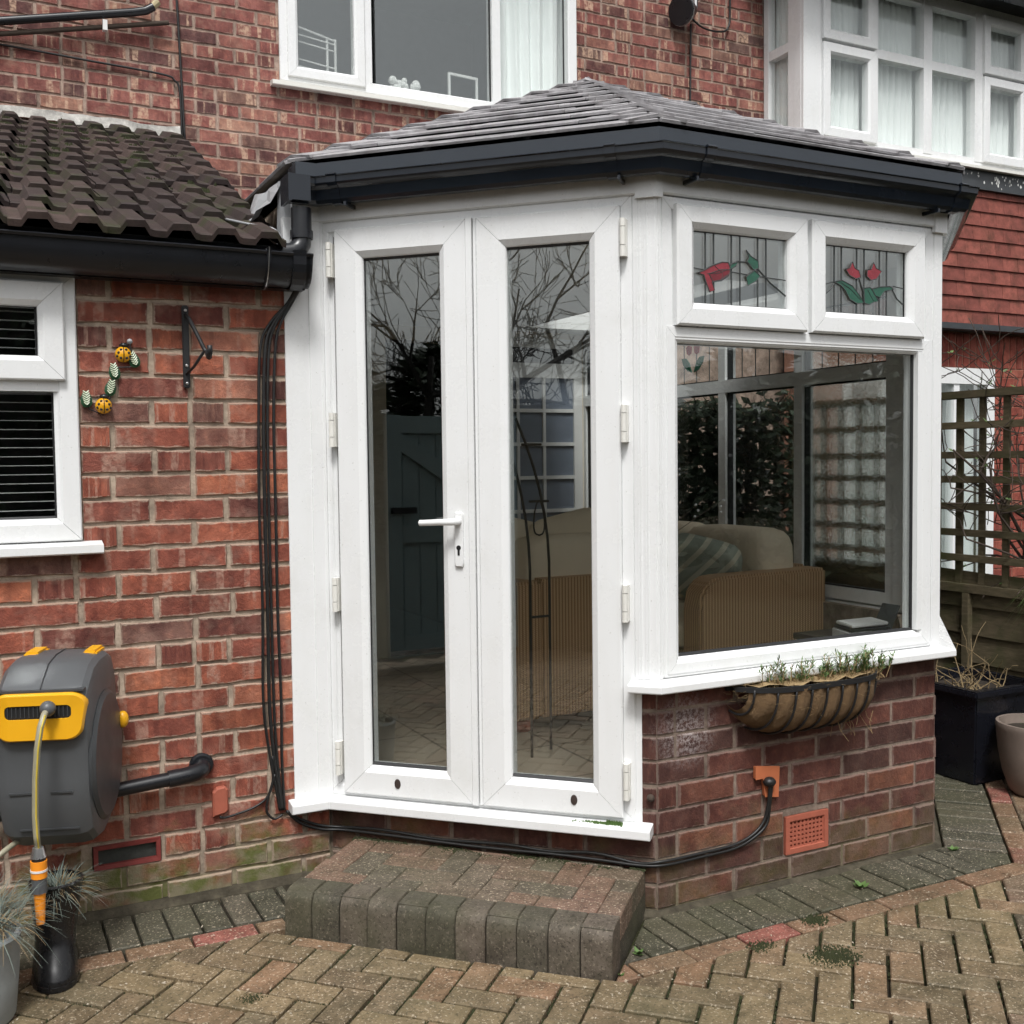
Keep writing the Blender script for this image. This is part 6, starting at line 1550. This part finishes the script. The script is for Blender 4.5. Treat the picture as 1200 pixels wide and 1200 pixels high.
ring_(.378, .352, .013, .019, 'chrome', 'collar'); ring_(.352, .344, .017, .017, 'gasket', 'seal'); ring_(.344, .300, .0205, .0195, 'orange', 'connector'); ring_(.322, .3165, .0212, .0212, 'white_paint', 'connector_mark'); ring_(.300, .262, .0175, .019, 'reel_grey', 'coupling'); ring_(.262, .180, .0145, .0105, 'orange', 'nozzle')
cable([Wr(.20, -.06, .40), (.05, 3.10, .34), (-.02, 3.12, .27), (-.10, 3.15, .18), (-.2, 3.2, .1)], .008, 'feed_hose', 'pale feed hose leaving the underside of the reel at the left edge', 'hose', 'hose')

# ------------------------------------------------------------------ boot planter and grey pot
bt = thing('wellington_boot', 'black rubber wellington boot used as a planter below the reel', 'boot', (.16, 2.99, 0))
b = B(); k = 18; rings = []
for z, cx, cy, rx, ry in ((.0, .165, 2.985, .047, .072), (.012, .165, 2.983, .052, .080), (.03, .165, 2.985, .050, .076), (.055, .166, 2.992, .048, .068), (.085, .168, 3.003, .045, .055), (.12, .170, 3.010, .045, .050), (.17, .172, 3.012, .050, .053), (.22, .174, 3.012, .056, .058), (.255, .175, 3.012, .059, .060), (.258, .175, 3.012, .061, .062), (.262, .175, 3.012, .056, .057), (.22, .175, 3.012, .052, .054)):
    rx, ry = rx*1.14, ry*1.08
    rings.append([(cx+rx*math.cos(2*math.pi*j/k), cy+.045+ry*math.sin(2*math.pi*j/k), z) for j in range(k)])
b.add([q for r in rings for q in r], [(i*k+j, i*k+(j+1) % k, (i+1)*k+(j+1) % k, (i+1)*k+j) for i in range(len(rings)-1) for j in range(k)]+[tuple(range(k))[::-1]]); b.build('upper', 'boot', bt, smooth=True, angle=60)
b = B(); b.lathe((0, 0, 0), [(.051, .0), (.054, .004), (.054, .016), (.050, .018)], 20, W=lambda x, y, z: (.165+x*1.1, 3.028+y*1.62, z)); b.build('sole', 'boot', bt)
b = B(); b.lathe((.175, 3.057, .225), [(.054, 0), (.054, .01)], 18); b.build('soil', 'soil', bt)
gp = thing('boot_grass', 'blue-grey spiky grass growing out of the black boot', 'grass', (.175, 3.012, .235)); b = B(); rr = random.Random(5)
tuft(b, (.175, 3.06, .235), 300, .105, rr, .45, .0015, .35, 1.1, .55); b.build('blades', 'fescue', gp, recalc=False)
b = B(); tuft(b, (.175, 3.06, .235), 120, .095, rr, .35, .0014, .5, 1.2, .5); b.build('dry_blades', 'dry_grass', gp, recalc=False)
gpt = thing('grey_pot', 'weathered grey pot at the bottom left corner', 'pot', (.0, 2.90, 0))
b = B(); b.lathe((-.028, 2.895, 0), [(.088, 0), (.094, .01), (.103, .10), (.110, .205), (.113, .21), (.110, .217), (.100, .217), (.097, .19)], 34); b.build('body', 'galv', gpt, smooth=True, angle=45)
b = B(); b.lathe((-.028, 2.895, .17), [(.097, 0), (.097, .01)], 24); b.build('soil', 'soil', gpt)
gg = thing('pot_grass', 'sprawling blue-grey and dry grass in the grey pot', 'grass', (-.028, 2.895, .18)); b = B(); rr = random.Random(15); d_ = B()
for i in range(9):
    p = (-.055+rr.uniform(-.08, .09), 2.915+rr.uniform(-.06, .08), .205+rr.uniform(0, .05)); tuft(b, p, 85, .145, rr, .5, .0015, .4, 1.1, .5); tuft(d_, p, 55, .125, rr, .4, .0014, .5, 1.2, .5)
b.build('blades', 'fescue', gg, recalc=False); d_.build('dry_blades', 'dry_grass', gg, recalc=False)

# ------------------------------------------------------------------ the garden behind the viewer (seen as reflections)
ga = thing('garden_gate', 'grey-green ledged and braced side gate reflected in the left door pane', 'gate', (-2.2, 1.5, 0))
FG = Frame((-2.2, 2.02), -math.pi/2)       # faces +X? outward is -X; place members on the +X side
def gb(u0, u1, z0, z1, n0, n1, nm):
    b = B(); b.box((u0, -n1, z0), (u1, -n0, z1), W=FG); b.build(nm, 'gate', ga, bevel=.003)
for i in range(8): gb(.0+i*.12+.002, .12+i*.12-.002, .06, 1.66, .0, .020, 'plank')
gb(.0, .11, .06, 1.665, .021, .045, 'stile'); gb(.85, .96, .06, 1.665, .021, .045, 'stile')
for z in (1.545, .82, .10): gb(.11, .85, z, z+.115, .021, .044, 'rail')
b = B(); b.obox(FG(.48, -.032, 1.24), FG.ux*.42+Vector((0, 0, -.28)), FG.n*.011, Vector((.0, 0, .0))+ (FG.ux*.28+Vector((0, 0, .42))).normalized()*.05); b.build('brace', 'gate', ga)
b = B(); b.box((.03, -.08, 1.02), (.20, -.045, 1.06), W=FG); b.build('latch', 'black_iron', ga)
gp_ = thing('side_wall', 'brick side boundary wall beyond the gate', 'wall', (-2.3, 2.8, 0)); b = B(); b.box((-2.35, 2.08, 0), (-2.25, 3.4, 1.9)); b.build('panel', 'fence', gp_)
gf = thing('garden_fence', 'dark boarded fence beside the side gate', 'fence', (-2.3, -1, 0)); b = B(); b.box((-2.35, -6, 0), (-2.28, 1.03, 1.75)); b.build('panel', 'fence', gf)
def evergreen(loc, h, w_, label, seed, n=2600):
    t = thing('evergreen_tree', label, 'tree', loc, 'evergreen trees at the end of the garden'); rr = random.Random(seed); b = B(); b.tube([loc, (loc[0], loc[1], h*.85)], [.14, .03], 8); b.build('trunk', 'bark_grey', t)
    b = B()
    for i in range(n):
        z = h*rr.uniform(.05, 1); e = (1-z/h)**.6*w_*(.75+.4*noise.noise(Vector((z*1.7, seed, 0)))); a = rr.random()*6.28; q = e*math.sqrt(rr.random())*rr.uniform(.7, 1.15); p = Vector((loc[0]+q*math.cos(a), loc[1]+q*math.sin(a), z)); s = rr.uniform(.08, .22); d = Vector((math.cos(a), math.sin(a), rr.uniform(-.5, .5))).normalized(); f = Vector((rr.gauss(0, 1), rr.gauss(0, 1), rr.gauss(0, 1))).normalized(); b.add([p, p+d*s+f*s*.35, p+d*s*2, p+d*s-f*s*.35], [(0, 1, 2, 3)])
    b.build('crown', 'leaf_dark', t, recalc=False)
evergreen((-9.5, .2, 0), 2.9, 2.3, 'dark evergreen tree beyond the gate', 1); evergreen((-11, -2.2, 0), 3.1, 2.3, 'dark evergreen tree left of the bare trees', 2); evergreen((-8.5, -4.2, 0), 3.4, 1.6, 'dark evergreen tree by the garden fence', 3)
evergreen((10.5, -5, 0), 3.0, 2.3, 'broad dark evergreen opposite the front window', 4, 3600); evergreen((7.8, -4.2, 0), 2.5, 2.0, 'dark evergreen near the right garden fence', 5, 3000); evergreen((13, -2.6, 0), 3.4, 2.2, 'tall dark evergreen at the far right of the garden', 6, 3000); evergreen((9.2, -1.2, 0), 2.6, 1.6, 'low dark evergreen near the neighbour boundary', 7, 2600)
def bare(loc, h, label, seed, kids=(2, 4)):
    t = thing('bare_tree', label, 'tree', loc, 'bare winter trees in the garden'); rr = random.Random(seed); b = B(); grow(b, Vector(loc), Vector((0, 0, 1)), h*.45, .13, 5, rr, None, .22, kids, .10, 4, 5, .006); b.build('trunk', 'bark_grey', t, recalc=False)
bare((-12.5, -3.6, 0), 9.5, 'tall bare tree at the end of the garden', 41, (3, 4)); bare((-10.5, -1.6, 0), 6.5, 'smaller bare tree beside the dark evergreens', 42, (3, 4)); bare((-15, .8, 0), 8.5, 'distant bare tree above the gate', 43, (2, 4)); bare((-13.5, -6.2, 0), 9.0, 'bare tree at the left garden corner', 44, (3, 4))
hg = thing('added_hedge', 'tall dark evergreen hedge closing the garden behind the viewer', 'hedge', (0, -6.5, 0)); b = B(); rr = random.Random(70)  # unseen hedge added and raised so the kitchen panes reflect dark
for i in range(12000):
    p = Vector((rr.uniform(-7, 6.5), -6.5+rr.uniform(-.5, .4), rr.uniform(0, 3.6+.25*noise.noise(Vector((i*.01, 1, 1)))))); s = rr.uniform(.06, .15); e = Vector((rr.gauss(0, 1), rr.gauss(0, 1), rr.gauss(0, 1))).normalized(); f = e.orthogonal().normalized(); b.add([p, p+e*s+f*s*.5, p+e*s*2, p+e*s-f*s*.5], [(0, 1, 2, 3)])
b.build('foliage', 'leaf_dark', hg, recalc=False)
b = B(); b.box((-7, -6.6, 0), (6.5, -6.4, 3.3)); b.build('branches', 'bark_grey', hg)
